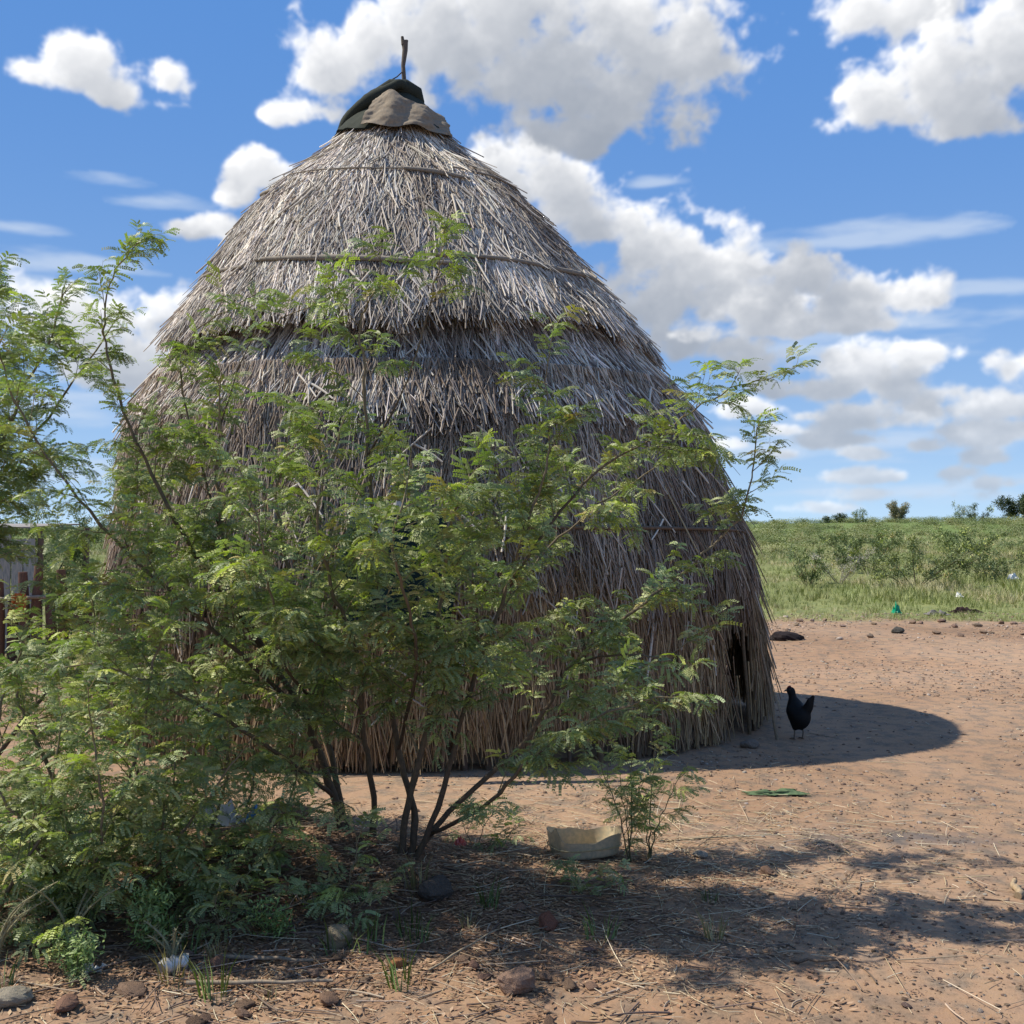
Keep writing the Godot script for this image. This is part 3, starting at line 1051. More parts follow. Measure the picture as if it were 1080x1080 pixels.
func shrub(called: String, label: String, group: String, stems: Array, opt: Dictionary) -> Node3D:
	# stems: [points, foot radius, tip radius, where side branches begin 0..1, branch length]
	var at: Vector3 = stems[0][0][0]
	at.y = ground_h(at.x, at.z)
	var t := thing(called, at)
	tag(t, label, "shrub", group)
	opt.at = at
	var twigs := MB.new()
	var out := {"x": [], "c": []}
	for k in leafs.size():
		out.x.append([])
		out.c.append([])
	for s in stems:
		var pts := catmull(s[0], 6)
		var m := pts.size()
		var rad := PackedFloat32Array()
		for i in m:
			var f := i / float(m - 1)
			rad.append(lerpf(s[1], s[2], pow(f, 0.8)) * rf(0.92, 1.08))
			if i > 0 and i < m - 1: pts[i] += rdir() * (0.004 + 0.006 * f)
		var local := PackedVector3Array()
		for p in pts: local.append(p - at)
		var sb := MB.new()
		for i in rad.size(): rad[i] *= 0.8
		sb.tube(local, rad, 8, opt.wood, true, 0.07, opt.get("tip", opt.wood))
		part("stem", sb.mesh(M.bark), t)
		var total := 0.0
		for i in m - 1: total += pts[i].distance_to(pts[i + 1])
		var q := 0.0
		var next: float = total * s[3]
		for i in m - 1:
			var seg := pts[i].distance_to(pts[i + 1])
			while next <= q + seg:
				var a := pts[i].lerp(pts[i + 1], (next - q) / seg)
				var along := (pts[i + 1] - pts[i]).normalized()
				var side := along.cross(rdir()).normalized()
				var f := next / total
				var ln: float = s[4] * lerpf(1.0, 0.45, f) * rf(0.5, 1.25)
				grow(a, along * 0.75 + side * 0.85 + Vector3(0, 0.06, 0), ln, maxf(0.0022, lerpf(s[1], s[2], f) * 0.32), 1, twigs, out, opt)
				next += opt.gap * rf(0.5, 1.5)
			q += seg
		grow(pts[m - 1], pts[m - 1] - pts[m - 2], s[4] * 0.5, s[2], 1, twigs, out, opt)
	for i in twigs.v.size(): twigs.v[i] -= at
	var tp := part("twigs", twigs.mesh(M.bark), t)
	tp.set_meta("kind", "stuff")
	for k in leafs.size():
		if out.x[k].size():
			many("foliage", leafs[k], out.x[k], out.c[k], t)
			leaf_total += out.x[k].size()
	return t

var leaf_total := 0

func make_shrubs() -> void:
	leafs = [leaf_mesh(3, 0.058, 7, 1), leaf_mesh(4, 0.050, 6, 2), leaf_mesh(2, 0.066, 8, 3)]
	var opt := {"wood": Color(0.115, 0.082, 0.06), "tip": Color(0.34, 0.28, 0.18), "twig": Color(0.40, 0.34, 0.19), "levels": 2, "kid_gap": 0.105, "leaf_gap": 0.034, "gap": 0.10, "leaf": 0.88, "green": Color(0.315, 0.355, 0.16)}
	shrub("thorn_shrub", "large green feathery shrub before the hut, its pale branch reaching right", "thorn shrubs before the hut", [
		[[Vector3(-0.513, -0.016, -4.950), Vector3(-0.479, 0.309, -4.950), Vector3(-0.389, 0.661, -4.900), Vector3(-0.340, 1.011, -4.800), Vector3(-0.292, 1.389, -4.700), Vector3(-0.246, 1.672, -4.600)], 0.026, 0.007, 0.35, 0.55],
		[[Vector3(-0.496, 0.010, -4.950), Vector3(-0.440, 0.274, -5.000), Vector3(-0.523, 0.588, -5.050), Vector3(-0.584, 1.024, -5.050), Vector3(-0.622, 1.462, -5.000), Vector3(-0.650, 1.933, -4.950), Vector3(-0.660, 2.311, -4.900), Vector3(-0.685, 2.522, -4.900), Vector3(-0.586, 2.681, -4.850)], 0.024, 0.004, 0.34, 0.42],
		[[Vector3(-0.479, 0.031, -4.950), Vector3(-0.380, 0.210, -5.000), Vector3(-0.173, 0.426, -5.000), Vector3(0.064, 0.651, -4.950), Vector3(0.275, 0.999, -4.900), Vector3(0.503, 1.215, -4.850), Vector3(0.738, 1.405, -4.800), Vector3(0.995, 1.654, -4.800), Vector3(1.057, 1.882, -4.800)], 0.02, 0.004, 0.35, 0.36],
		[[Vector3(-0.487, 0.018, -4.950), Vector3(-0.330, 0.364, -4.900), Vector3(-0.174, 0.929, -4.800), Vector3(-0.020, 1.348, -4.700), Vector3(0.080, 1.652, -4.650), Vector3(0.161, 1.953, -4.650), Vector3(0.145, 2.255, -4.650)], 0.02, 0.003, 0.33, 0.42],
		[[Vector3(-0.020, 1.348, -4.700), Vector3(0.205, 1.674, -4.750), Vector3(0.414, 1.882, -4.800), Vector3(0.670, 2.031, -4.850), Vector3(0.931, 2.205, -4.900), Vector3(1.175, 2.284, -4.950)], 0.01, 0.0028, 0.12, 0.34],
		[[Vector3(-0.650, 1.933, -4.950), Vector3(-0.456, 2.255, -4.800), Vector3(-0.349, 2.617, -4.750), Vector3(-0.287, 2.863, -4.750)], 0.007, 0.0025, 0.72, 0.2],
		[[Vector3(-0.380, 0.210, -5.000), Vector3(-0.119, 0.440, -4.600), Vector3(0.076, 0.681, -4.400), Vector3(0.371, 0.887, -4.300), Vector3(0.594, 0.943, -4.300)], 0.014, 0.004, 0.35, 0.36],
		[[Vector3(-0.389, 0.661, -4.900), Vector3(-0.180, 1.007, -5.200), Vector3(0.093, 1.404, -5.400), Vector3(0.380, 1.685, -5.500), Vector3(0.665, 1.875, -5.500)], 0.012, 0.004, 0.25, 0.45],
		[[Vector3(-0.523, 0.588, -5.050), Vector3(-0.397, 1.036, -4.600), Vector3(-0.427, 1.370, -4.300), Vector3(-0.453, 1.556, -4.200), Vector3(-0.417, 1.702, -4.200)], 0.012, 0.004, 0.28, 0.42],
		[[Vector3(0.275, 0.999, -4.900), Vector3(0.446, 1.064, -4.700), Vector3(0.636, 1.076, -4.600), Vector3(0.805, 1.168, -4.550)], 0.007, 0.003, 0.1, 0.24]], opt.merged({"gap": 0.08}, true))
	shrub("thorn_shrub", "thick-stemmed dark shrub leaning left before the hut", "thorn shrubs before the hut", [
		[[Vector3(-0.747, -0.032, -5.150), Vector3(-0.836, 0.355, -5.150), Vector3(-0.960, 0.732, -5.100), Vector3(-1.125, 1.033, -5.050), Vector3(-1.274, 1.419, -5.000), Vector3(-1.325, 1.762, -4.950), Vector3(-1.303, 2.057, -4.900)], 0.03, 0.006, 0.3, 0.5],
		[[Vector3(-0.729, -0.019, -5.150), Vector3(-0.808, 0.311, -5.200), Vector3(-0.915, 0.744, -5.300), Vector3(-1.035, 1.171, -5.400), Vector3(-1.130, 1.496, -5.450), Vector3(-1.156, 1.777, -5.400), Vector3(-1.086, 2.007, -5.350)], 0.024, 0.006, 0.3, 0.5],
		[[Vector3(-1.125, 1.033, -5.050), Vector3(-1.375, 1.422, -4.900), Vector3(-1.575, 1.840, -4.800), Vector3(-1.731, 2.248, -4.750), Vector3(-1.772, 2.535, -4.750), Vector3(-1.706, 2.748, -4.750)], 0.016, 0.003, 0.2, 0.42],
		[[Vector3(-0.960, 0.732, -5.100), Vector3(-1.181, 1.053, -4.800), Vector3(-1.481, 1.348, -4.700), Vector3(-1.768, 1.672, -4.600), Vector3(-2.004, 2.024, -4.550), Vector3(-2.098, 2.292, -4.500)], 0.015, 0.004, 0.25, 0.5],
		[[Vector3(-0.836, 0.355, -5.150), Vector3(-1.015, 0.658, -4.700), Vector3(-1.263, 0.873, -4.500), Vector3(-1.482, 1.003, -4.400), Vector3(-1.710, 1.060, -4.400)], 0.014, 0.004, 0.25, 0.36],
		[[Vector3(-0.658, -0.032, -5.150), Vector3(-0.643, 0.358, -5.100), Vector3(-0.674, 0.685, -5.000), Vector3(-0.671, 1.053, -4.800), Vector3(-0.755, 1.354, -4.600), Vector3(-0.797, 1.631, -4.500), Vector3(-0.758, 1.845, -4.500)], 0.022, 0.005, 0.33, 0.5],
		[[Vector3(-1.274, 1.419, -5.000), Vector3(-1.431, 1.855, -5.100), Vector3(-1.557, 2.303, -5.150), Vector3(-1.490, 2.525, -5.150), Vector3(-1.290, 2.658, -5.150)], 0.009, 0.003, 0.25, 0.34],
		[[Vector3(-1.303, 2.057, -4.900), Vector3(-1.164, 2.438, -4.900), Vector3(-0.889, 2.599, -4.900)], 0.005, 0.0025, 0.45, 0.18],
		[[Vector3(-0.915, 0.744, -5.300), Vector3(-0.953, 1.036, -4.600), Vector3(-0.969, 1.364, -4.400), Vector3(-1.003, 1.667, -4.300)], 0.01, 0.004, 0.3, 0.5]], opt)
	shrub("thorn_shrub", "dense low green shrub at the lower left corner", "thorn shrubs before the hut", [
		[[Vector3(-1.776, -0.078, -4.550), Vector3(-1.788, 0.271, -4.500), Vector3(-1.904, 0.660, -4.500), Vector3(-2.001, 0.854, -4.500), Vector3(-2.040, 1.009, -4.500)], 0.018, 0.005, 0.15, 0.36],
		[[Vector3(-1.760, -0.078, -4.550), Vector3(-1.614, 0.363, -4.450), Vector3(-1.482, 0.757, -4.400), Vector3(-1.425, 1.098, -4.400)], 0.016, 0.005, 0.15, 0.5],
		[[Vector3(-1.784, -0.078, -4.550), Vector3(-1.782, 0.256, -4.300), Vector3(-1.886, 0.505, -4.200), Vector3(-2.067, 0.722, -4.200)], 0.014, 0.005, 0.1, 0.45],
		[[Vector3(-1.760, -0.078, -4.550), Vector3(-1.482, 0.187, -4.400), Vector3(-1.292, 0.415, -4.400), Vector3(-1.114, 0.670, -4.450)], 0.012, 0.004, 0.12, 0.42],
		[[Vector3(-1.776, -0.078, -4.550), Vector3(-1.596, 0.251, -4.200), Vector3(-1.522, 0.531, -4.100), Vector3(-1.558, 0.814, -4.100)], 0.012, 0.004, 0.1, 0.45],
		[[Vector3(-1.768, -0.078, -4.550), Vector3(-1.943, 0.038, -4.500), Vector3(-2.224, 0.122, -4.600), Vector3(-2.435, 0.293, -4.700)], 0.012, 0.004, 0.1, 0.4]], opt.merged({"leaf": 0.85}, true))
	shrub("thorn_shrub", "low green shrub between the corner shrub and the dark stems", "thorn shrubs before the hut", [
		[[Vector3(-1.436, -0.151, -4.750), Vector3(-1.518, 0.197, -4.750), Vector3(-1.617, 0.514, -4.800), Vector3(-1.759, 0.838, -4.850), Vector3(-1.862, 1.168, -4.900)], 0.016, 0.005, 0.12, 0.5],
		[[Vector3(-1.419, -0.151, -4.750), Vector3(-1.347, 0.182, -4.800), Vector3(-1.256, 0.503, -4.850), Vector3(-1.312, 0.830, -4.900)], 0.014, 0.005, 0.12, 0.5],
		[[Vector3(-1.436, -0.151, -4.750), Vector3(-1.693, -0.059, -4.900), Vector3(-2.072, 0.123, -5.000), Vector3(-2.422, 0.314, -5.100)], 0.014, 0.005, 0.1, 0.5],
		[[Vector3(-1.427, -0.151, -4.750), Vector3(-1.231, 0.043, -4.600), Vector3(-1.033, 0.241, -4.600), Vector3(-0.874, 0.400, -4.600)], 0.01, 0.004, 0.12, 0.36],
		[[Vector3(-1.436, -0.151, -4.750), Vector3(-1.399, 0.116, -4.500), Vector3(-1.406, 0.377, -4.400), Vector3(-1.334, 0.616, -4.350)], 0.012, 0.004, 0.1, 0.45]], opt.merged({"leaf": 0.85, "gap": 0.12}, true))
	shrub("thorn_shrub", "low shrub behind the dark stems, hiding the hut's foot", "thorn shrubs before the hut", [
		[[Vector3(-1.365, -0.127, -5.450), Vector3(-1.496, 0.118, -5.500), Vector3(-1.677, 0.344, -5.550), Vector3(-1.813, 0.526, -5.600)], 0.012, 0.004, 0.1, 0.4],
		[[Vector3(-1.355, -0.127, -5.450), Vector3(-1.352, 0.105, -5.550), Vector3(-1.317, 0.371, -5.650), Vector3(-1.368, 0.557, -5.700)], 0.012, 0.004, 0.1, 0.4],
		[[Vector3(-1.346, -0.127, -5.450), Vector3(-1.211, 0.071, -5.500), Vector3(-1.112, 0.285, -5.600), Vector3(-1.083, 0.468, -5.650)], 0.01, 0.004, 0.1, 0.36],
		[[Vector3(-1.365, -0.127, -5.450), Vector3(-1.515, 0.005, -5.400), Vector3(-1.725, 0.122, -5.400), Vector3(-1.930, 0.226, -5.450)], 0.01, 0.004, 0.1, 0.36]], opt.merged({"leaf": 0.85}, true))
	shrub("thorn_shrub", "low shrub cut by the left edge of the picture", "thorn shrubs before the hut", [
		[[Vector3(-2.128, -0.079, -4.400), Vector3(-2.147, 0.301, -4.400), Vector3(-2.113, 0.670, -4.450), Vector3(-2.060, 0.970, -4.500)], 0.014, 0.005, 0.1, 0.5],
		[[Vector3(-2.128, -0.079, -4.400), Vector3(-1.922, 0.215, -4.200), Vector3(-1.774, 0.446, -4.150), Vector3(-1.720, 0.733, -4.150)], 0.013, 0.005, 0.1, 0.45],
		[[Vector3(-2.128, -0.079, -4.400), Vector3(-1.916, 0.052, -4.350), Vector3(-1.745, 0.182, -4.300), Vector3(-1.541, 0.345, -4.250)], 0.01, 0.004, 0.1, 0.36]], opt.merged({"leaf": 0.85, "gap": 0.12}, true))
	shrub("thorn_shrub", "tall shrub at the left edge behind the low dense one", "thorn shrubs before the hut", [
		[[Vector3(-3.108, -0.142, -5.900), Vector3(-3.109, 0.864, -6.000), Vector3(-2.901, 1.693, -6.000), Vector3(-2.496, 2.201, -5.900), Vector3(-2.204, 2.542, -5.800)], 0.018, 0.005, 0.56, 0.5],
		[[Vector3(-3.108, -0.142, -5.900), Vector3(-3.080, 0.488, -5.800), Vector3(-2.953, 1.196, -5.700), Vector3(-2.732, 1.787, -5.700), Vector3(-2.515, 2.267, -5.600), Vector3(-2.345, 2.606, -5.600)], 0.026, 0.006, 0.5, 0.55],
		[[Vector3(-3.118, -0.142, -5.900), Vector3(-3.155, 0.588, -5.800), Vector3(-3.105, 1.289, -5.800), Vector3(-2.904, 1.984, -5.700), Vector3(-2.756, 2.476, -5.700), Vector3(-2.707, 2.722, -5.700)], 0.024, 0.006, 0.3, 0.6],
		[[Vector3(-3.098, -0.142, -5.900), Vector3(-2.746, 0.450, -6.000), Vector3(-2.383, 0.916, -6.000), Vector3(-2.150, 1.382, -6.000), Vector3(-2.047, 1.849, -6.000)], 0.02, 0.006, 0.25, 0.6],
		[[Vector3(-3.098, -0.142, -5.900), Vector3(-2.515, 0.333, -5.600), Vector3(-2.005, 0.658, -5.400), Vector3(-1.632, 0.938, -5.400)], 0.016, 0.005, 0.25, 0.5]], opt.merged({"gap": 0.07, "leaf_gap": 0.03}, true))
	shrub("young_shrub", "young green sapling just right of the cut plastic basin", "young shoots on the ground", [
		[[Vector3(0.562, -0.018, -5.250), Vector3(0.550, 0.155, -5.250), Vector3(0.521, 0.367, -5.250)], 0.006, 0.002, 0.3, 0.2],
		[[Vector3(0.562, -0.018, -5.250), Vector3(0.570, 0.293, -5.270), Vector3(0.586, 0.676, -5.300)], 0.006, 0.002, 0.3, 0.22],
		[[Vector3(0.562, -0.018, -5.250), Vector3(0.512, 0.227, -5.210), Vector3(0.400, 0.524, -5.150)], 0.006, 0.002, 0.3, 0.18]], opt.merged({"levels": 1, "gap": 0.06, "leaf": 0.85, "leaf_gap": 0.032, "wood": Color(0.12, 0.12, 0.055)}, true))
	shrub("young_shrub", "rightmost thin sapling beside the plastic basin", "young shoots on the ground", [
		[[Vector3(0.659, -0.002, -5.300), Vector3(0.670, 0.236, -5.320), Vector3(0.693, 0.528, -5.350)], 0.006, 0.002, 0.3, 0.2],
		[[Vector3(0.659, -0.002, -5.300), Vector3(0.702, 0.179, -5.300), Vector3(0.801, 0.401, -5.300)], 0.006, 0.002, 0.3, 0.2],
		[[Vector3(0.659, -0.002, -5.300), Vector3(0.658, 0.106, -5.340), Vector3(0.653, 0.238, -5.400)], 0.006, 0.002, 0.3, 0.16]], opt.merged({"levels": 1, "gap": 0.06, "leaf": 0.85, "leaf_gap": 0.032, "wood": Color(0.12, 0.12, 0.055)}, true))
	shrub("young_shrub", "low leafy shoot at the foot of the big shrubs' stems", "young shoots on the ground", [
		[[Vector3(-0.684, -0.041, -4.450), Vector3(-0.727, 0.093, -4.490), Vector3(-0.825, 0.256, -4.550)], 0.006, 0.002, 0.3, 0.2],
		[[Vector3(-0.684, -0.041, -4.450), Vector3(-0.663, 0.141, -4.450), Vector3(-0.615, 0.363, -4.450)], 0.006, 0.002, 0.3, 0.22],
		[[Vector3(-0.684, -0.041, -4.450), Vector3(-0.632, 0.075, -4.390), Vector3(-0.520, 0.219, -4.300)], 0.006, 0.002, 0.3, 0.2],
		[[Vector3(-0.684, -0.041, -4.450), Vector3(-0.737, 0.051, -4.410), Vector3(-0.864, 0.165, -4.350)], 0.006, 0.002, 0.3, 0.2]], opt.merged({"levels": 1, "gap": 0.06, "leaf": 0.85, "leaf_gap": 0.032, "wood": Color(0.12, 0.12, 0.055)}, true))
	shrub("young_shrub", "small green shoot among litter left of the stems", "young shoots on the ground", [
		[[Vector3(-1.119, -0.022, -4.250), Vector3(-1.152, 0.079, -4.290), Vector3(-1.221, 0.203, -4.350)], 0.004, 0.002, 0.3, 0.16],
		[[Vector3(-1.119, -0.022, -4.250), Vector3(-1.097, 0.102, -4.250), Vector3(-1.046, 0.253, -4.250)], 0.004, 0.002, 0.3, 0.16],
		[[Vector3(-1.119, -0.022, -4.250), Vector3(-1.114, 0.083, -4.210), Vector3(-1.111, 0.213, -4.150)], 0.004, 0.002, 0.3, 0.14]], opt.merged({"levels": 1, "gap": 0.06, "leaf": 0.85, "leaf_gap": 0.032, "wood": Color(0.12, 0.12, 0.055)}, true))
	shrub("young_shrub", "small bright shoot on sunlit ground between stem and basin", "young shoots on the ground", [
		[[Vector3(-0.183, 0.012, -5.300), Vector3(-0.205, 0.093, -5.340), Vector3(-0.256, 0.192, -5.400)], 0.004, 0.002, 0.3, 0.14],
		[[Vector3(-0.183, 0.012, -5.300), Vector3(-0.156, 0.115, -5.300), Vector3(-0.092, 0.241, -5.300)], 0.004, 0.002, 0.3, 0.16],
		[[Vector3(-0.183, 0.012, -5.300), Vector3(-0.127, 0.075, -5.260), Vector3(0.000, 0.154, -5.200)], 0.004, 0.002, 0.3, 0.14]], opt.merged({"levels": 1, "gap": 0.06, "leaf": 0.85, "leaf_gap": 0.032, "wood": Color(0.12, 0.12, 0.055)}, true))
	shrub("young_shrub", "tiny shoot on shaded earth in front of the basin", "young shoots on the ground", [
		[[Vector3(0.328, -0.049, -4.750), Vector3(0.306, 0.021, -4.790), Vector3(0.251, 0.105, -4.850)], 0.003, 0.002, 0.3, 0.12],
		[[Vector3(0.328, -0.049, -4.750), Vector3(0.365, 0.016, -4.750), Vector3(0.451, 0.095, -4.750)], 0.003, 0.002, 0.3, 0.12]], opt.merged({"levels": 1, "gap": 0.06, "leaf": 0.85, "leaf_gap": 0.032, "wood": Color(0.12, 0.12, 0.055)}, true))


# ------------------------------------------------------------------ plain
func make_field() -> void:
	var tufts := [tuft_mesh(34, 0.32, 1, 0.012), tuft_mesh(26, 0.45, 2, 0.014), tuft_mesh(44, 0.5, 3, 0.010)]
	var xfs := [[], [], []]
	var cols := [[], [], []]
	var k := 0
	while k < 20000:
		k += 1
		var d := 19.0 + pow(rng.randf(), 1.5) * 90.0
		var x := rf(-0.62, 0.56) * d
		var edge := 19.6 + wob.get_noise_2d(x * 7.0, 3.0) * 1.6
		if d < edge + rf(-1.6, 0.9): continue
		if x < -4.0 and x > -5.0 and d < 16.0: continue
		var cl := wob.get_noise_2d(x * 5.0, d * 5.0)
		if cl < -0.25 and rng.randf() < 0.6: continue
		var s := rf(0.10, 0.28) * (1.0 + maxf(0.0, cl) * 1.3) * (0.35 + 0.65 * ss(19.5, 27.0, d)) * (1.0 + 0.35 * ss(35.0, 80.0, d))
		var vi := k % 3
		var b := Basis(Vector3.UP, rf(0, TAU)).scaled(Vector3(s * rf(1.0, 1.6), s, s * rf(1.0, 1.6)))
		xfs[vi].append(Transform3D(b, Vector3(x, ground_h(x, -d) - 0.01, -d)))
		var dry := wob.get_noise_2d(x * 9.0 + 30, d * 4.0)
		var c := Color(0.25, 0.29, 0.11)
		if dry + rf(-0.3, 0.3) > 0.12: c = Color(0.42, 0.385, 0.23)
		elif rng.randf() < 0.3: c = Color(0.26, 0.28, 0.12)
		cols[vi].append(tint(c, 0.25))
	for i in 3:
		var o := many("grass", tufts[i], xfs[i], cols[i], self)
		tag(o, ["green and straw-coloured grass covering the plain", "tufts of wild grass spread across the plain", "fine grass growing between the tufts on the plain"][i], "grass")
	# scrub too far off to tell apart
	var cl := [spray_mesh(420, 0.5, 0.09, 5, M.grass), spray_mesh(360, 0.5, 0.11, 6, M.grass)]
	xfs = [[], []]
	cols = [[], []]
	for q in 4200:
		var d := 30.0 + pow(rng.randf(), 0.9) * 215.0
		var x := rf(-0.6, 0.56) * d
		if wob.get_noise_2d(x * 1.6, d * 1.6 + 200) < 0.12 - 0.3 * ss(60.0, 150.0, d): continue
		var s := rf(0.5, 1.2) * (1.0 + d / 190.0)
		if d < 60: s *= rf(0.35, 0.8)
		var vi := q % 2
		xfs[vi].append(Transform3D(Basis(Vector3.UP, rf(0, TAU)).scaled(Vector3(s * rf(1.1, 1.9), s * rf(0.55, 0.9), s * rf(1.1, 1.9))), Vector3(x, ground_h(x, -d) + s * 0.16, -d)))
		var c := Color(0.20, 0.24, 0.095)
		if rng.randf() < 0.4: c = Color(0.28, 0.295, 0.13)
		if rng.randf() < 0.10: c = Color(0.10, 0.14, 0.05)
		cols[vi].append(tint(c, 0.25))
	for i in 2:
		var o := many("scrub", cl[i], xfs[i], cols[i], self)
		tag(o, ["low green scrub covering the plain up to the skyline", "mixed low bushes filling the far plain"][i], "scrub")
	# shrubs and trees of the plain that stand out
	var keep := leafs
	leafs = [spray_mesh(26, 0.13, 0.075, 8, M.grass), spray_mesh(20, 0.16, 0.085, 9, M.grass)]
	var fo := {"wood": Color(0.12, 0.095, 0.07), "twig": Color(0.15, 0.12, 0.08), "levels": 2, "kid_gap": 0.16, "leaf_gap": 0.09, "gap": 0.13, "leaf": 1.0, "green": Color(0.155, 0.205, 0.075), "young": 0.05}
	plain_shrub("widest loose green shrub in the middle of the grassland", Vector3(11.01, 0, -30.00), 5.0, 1.35, 10, fo.merged({"green": Color(0.20, 0.235, 0.10), "leaf_gap": 0.11, "gap": 0.2}, true), "field_shrub")
	plain_shrub("thin bare-stemmed shrub with dark stems nearest the hut", Vector3(8.08, 0, -30.00), 1.5, 1.15, 8, fo.merged({"leaf_gap": 0.4, "gap": 0.3, "wood": Color(0.07, 0.05, 0.04), "twig": Color(0.07, 0.05, 0.04)}, true), "field_shrub")
	plain_shrub("pale grey dry brush beside the bare-stemmed shrub", Vector3(9.53, 0, -32.00), 2.6, 1.0, 8, fo.merged({"green": Color(0.42, 0.39, 0.33), "twig": Color(0.42, 0.38, 0.33), "wood": Color(0.3, 0.27, 0.23), "leaf_gap": 0.2, "leaf": 0.7, "young": 0.0}, true), "field_shrub")
	plain_shrub("green shrub behind the grey dry brush", Vector3(12.31, 0, -38.00), 3.4, 1.45, 8, fo.merged({"leaf_gap": 0.11, "gap": 0.2}, true), "field_shrub")
	plain_shrub("low spreading shrub right of the widest loose shrub", Vector3(14.25, 0, -33.00), 3.6, 0.95, 8, fo.merged({"green": Color(0.145, 0.185, 0.08), "leaf_gap": 0.11, "gap": 0.2}, true), "field_shrub")
	plain_shrub("green shrub with wispy shoots on the right slope", Vector3(22.56, 0, -55.00), 4.2, 1.7, 8, fo.merged({"leaf": 1.6, "leaf_gap": 0.16, "gap": 0.3, "kid_gap": 0.3}, true), "field_shrub")
	plain_shrub("pale rounded bush on the skyline", Vector3(65.02, 0, -185.00), 3.6, 3.5, 9, fo.merged({"green": Color(0.30, 0.27, 0.16), "twig": Color(0.26, 0.23, 0.16), "leaf": 3.4, "leaf_gap": 0.3, "gap": 0.4, "kid_gap": 0.5, "young": 0.0, "reach": 0.34}, true), "field_shrub")
	plain_shrub("dark green leafy tree on the skyline at the right edge", Vector3(88.27, 0, -190.00), 8.5, 5.0, 12, fo.merged({"green": Color(0.05, 0.075, 0.028), "leaf": 5.0, "leaf_gap": 0.35, "gap": 0.5, "kid_gap": 0.6, "young": 0.0, "reach": 0.32}, true), "field_tree")
	plain_shrub("small round dark bush on the skyline near the hut", Vector3(56.77, 0, -190.00), 2.2, 1.5, 8, fo.merged({"green": Color(0.07, 0.10, 0.045), "leaf": 4.0, "leaf_gap": 0.4, "gap": 0.5, "kid_gap": 0.6, "young": 0.0}, true), "field_shrub")
	plain_shrub("tiny dark bush on the skyline closest to the hut", Vector3(54.31, 0, -190.00), 1.2, 1.2, 6, fo.merged({"green": Color(0.07, 0.10, 0.045), "leaf": 4.0, "leaf_gap": 0.5, "gap": 0.6, "kid_gap": 0.7, "young": 0.0}, true), "field_shrub")
	plain_shrub("wispy shrub on the skyline left of the dark tree", Vector3(76.16, 0, -180.00), 5.0, 2.8, 6, fo.merged({"green": Color(0.11, 0.14, 0.06), "leaf": 3.4, "leaf_gap": 0.4, "gap": 0.6, "kid_gap": 0.6}, true), "field_shrub")
	plain_shrub("thin upright shrub on the skyline between bush and tree", Vector3(71.03, 0, -175.00), 2.4, 3.2, 3, fo.merged({"leaf": 3.0, "leaf_gap": 0.4, "gap": 0.6, "kid_gap": 0.6}, true), "field_shrub")
	plain_shrub("open shrub on the skyline right of the small round bush", Vector3(56.73, 0, -180.00), 3.6, 2.2, 5, fo.merged({"leaf": 3.2, "leaf_gap": 0.3, "gap": 0.5, "kid_gap": 0.5}, true), "field_shrub")
	plain_shrub("grey-green bush behind the shrubs at the left edge", Vector3(-11.11, 0, -26.00), 4.0, 2.2, 9, fo.merged({"leaf_gap": 0.12, "gap": 0.2}, true), "field_shrub")

	leafs = keep

func plain_shrub(label: String, at: Vector3, w: float, h: float, stems: int, opt: Dictionary, called := "field_shrub") -> void:
	at.y = ground_h(at.x, at.z)
	var list := []
	for k in stems:
		var a := TAU * k / stems + rf(-0.5, 0.5)
		var tip := Vector3(cos(a) * w * rf(0.2, 0.5), h * rf(0.55, 0.92), sin(a) * w * rf(0.2, 0.5))
		var foot := Vector3(cos(a), 0, sin(a)) * 0.05 * h
		list.append([[at + foot + Vector3(0, -0.03, 0), at + foot + tip * Vector3(0.35, 0.4, 0.35), at + tip * Vector3(0.75, 0.75, 0.75), at + tip], 0.011 * h, 0.004 * h, opt.get("from", 0.3), h * opt.get("reach", 0.36)])
	shrub(called, label, "shrubs on the plain", list, opt)

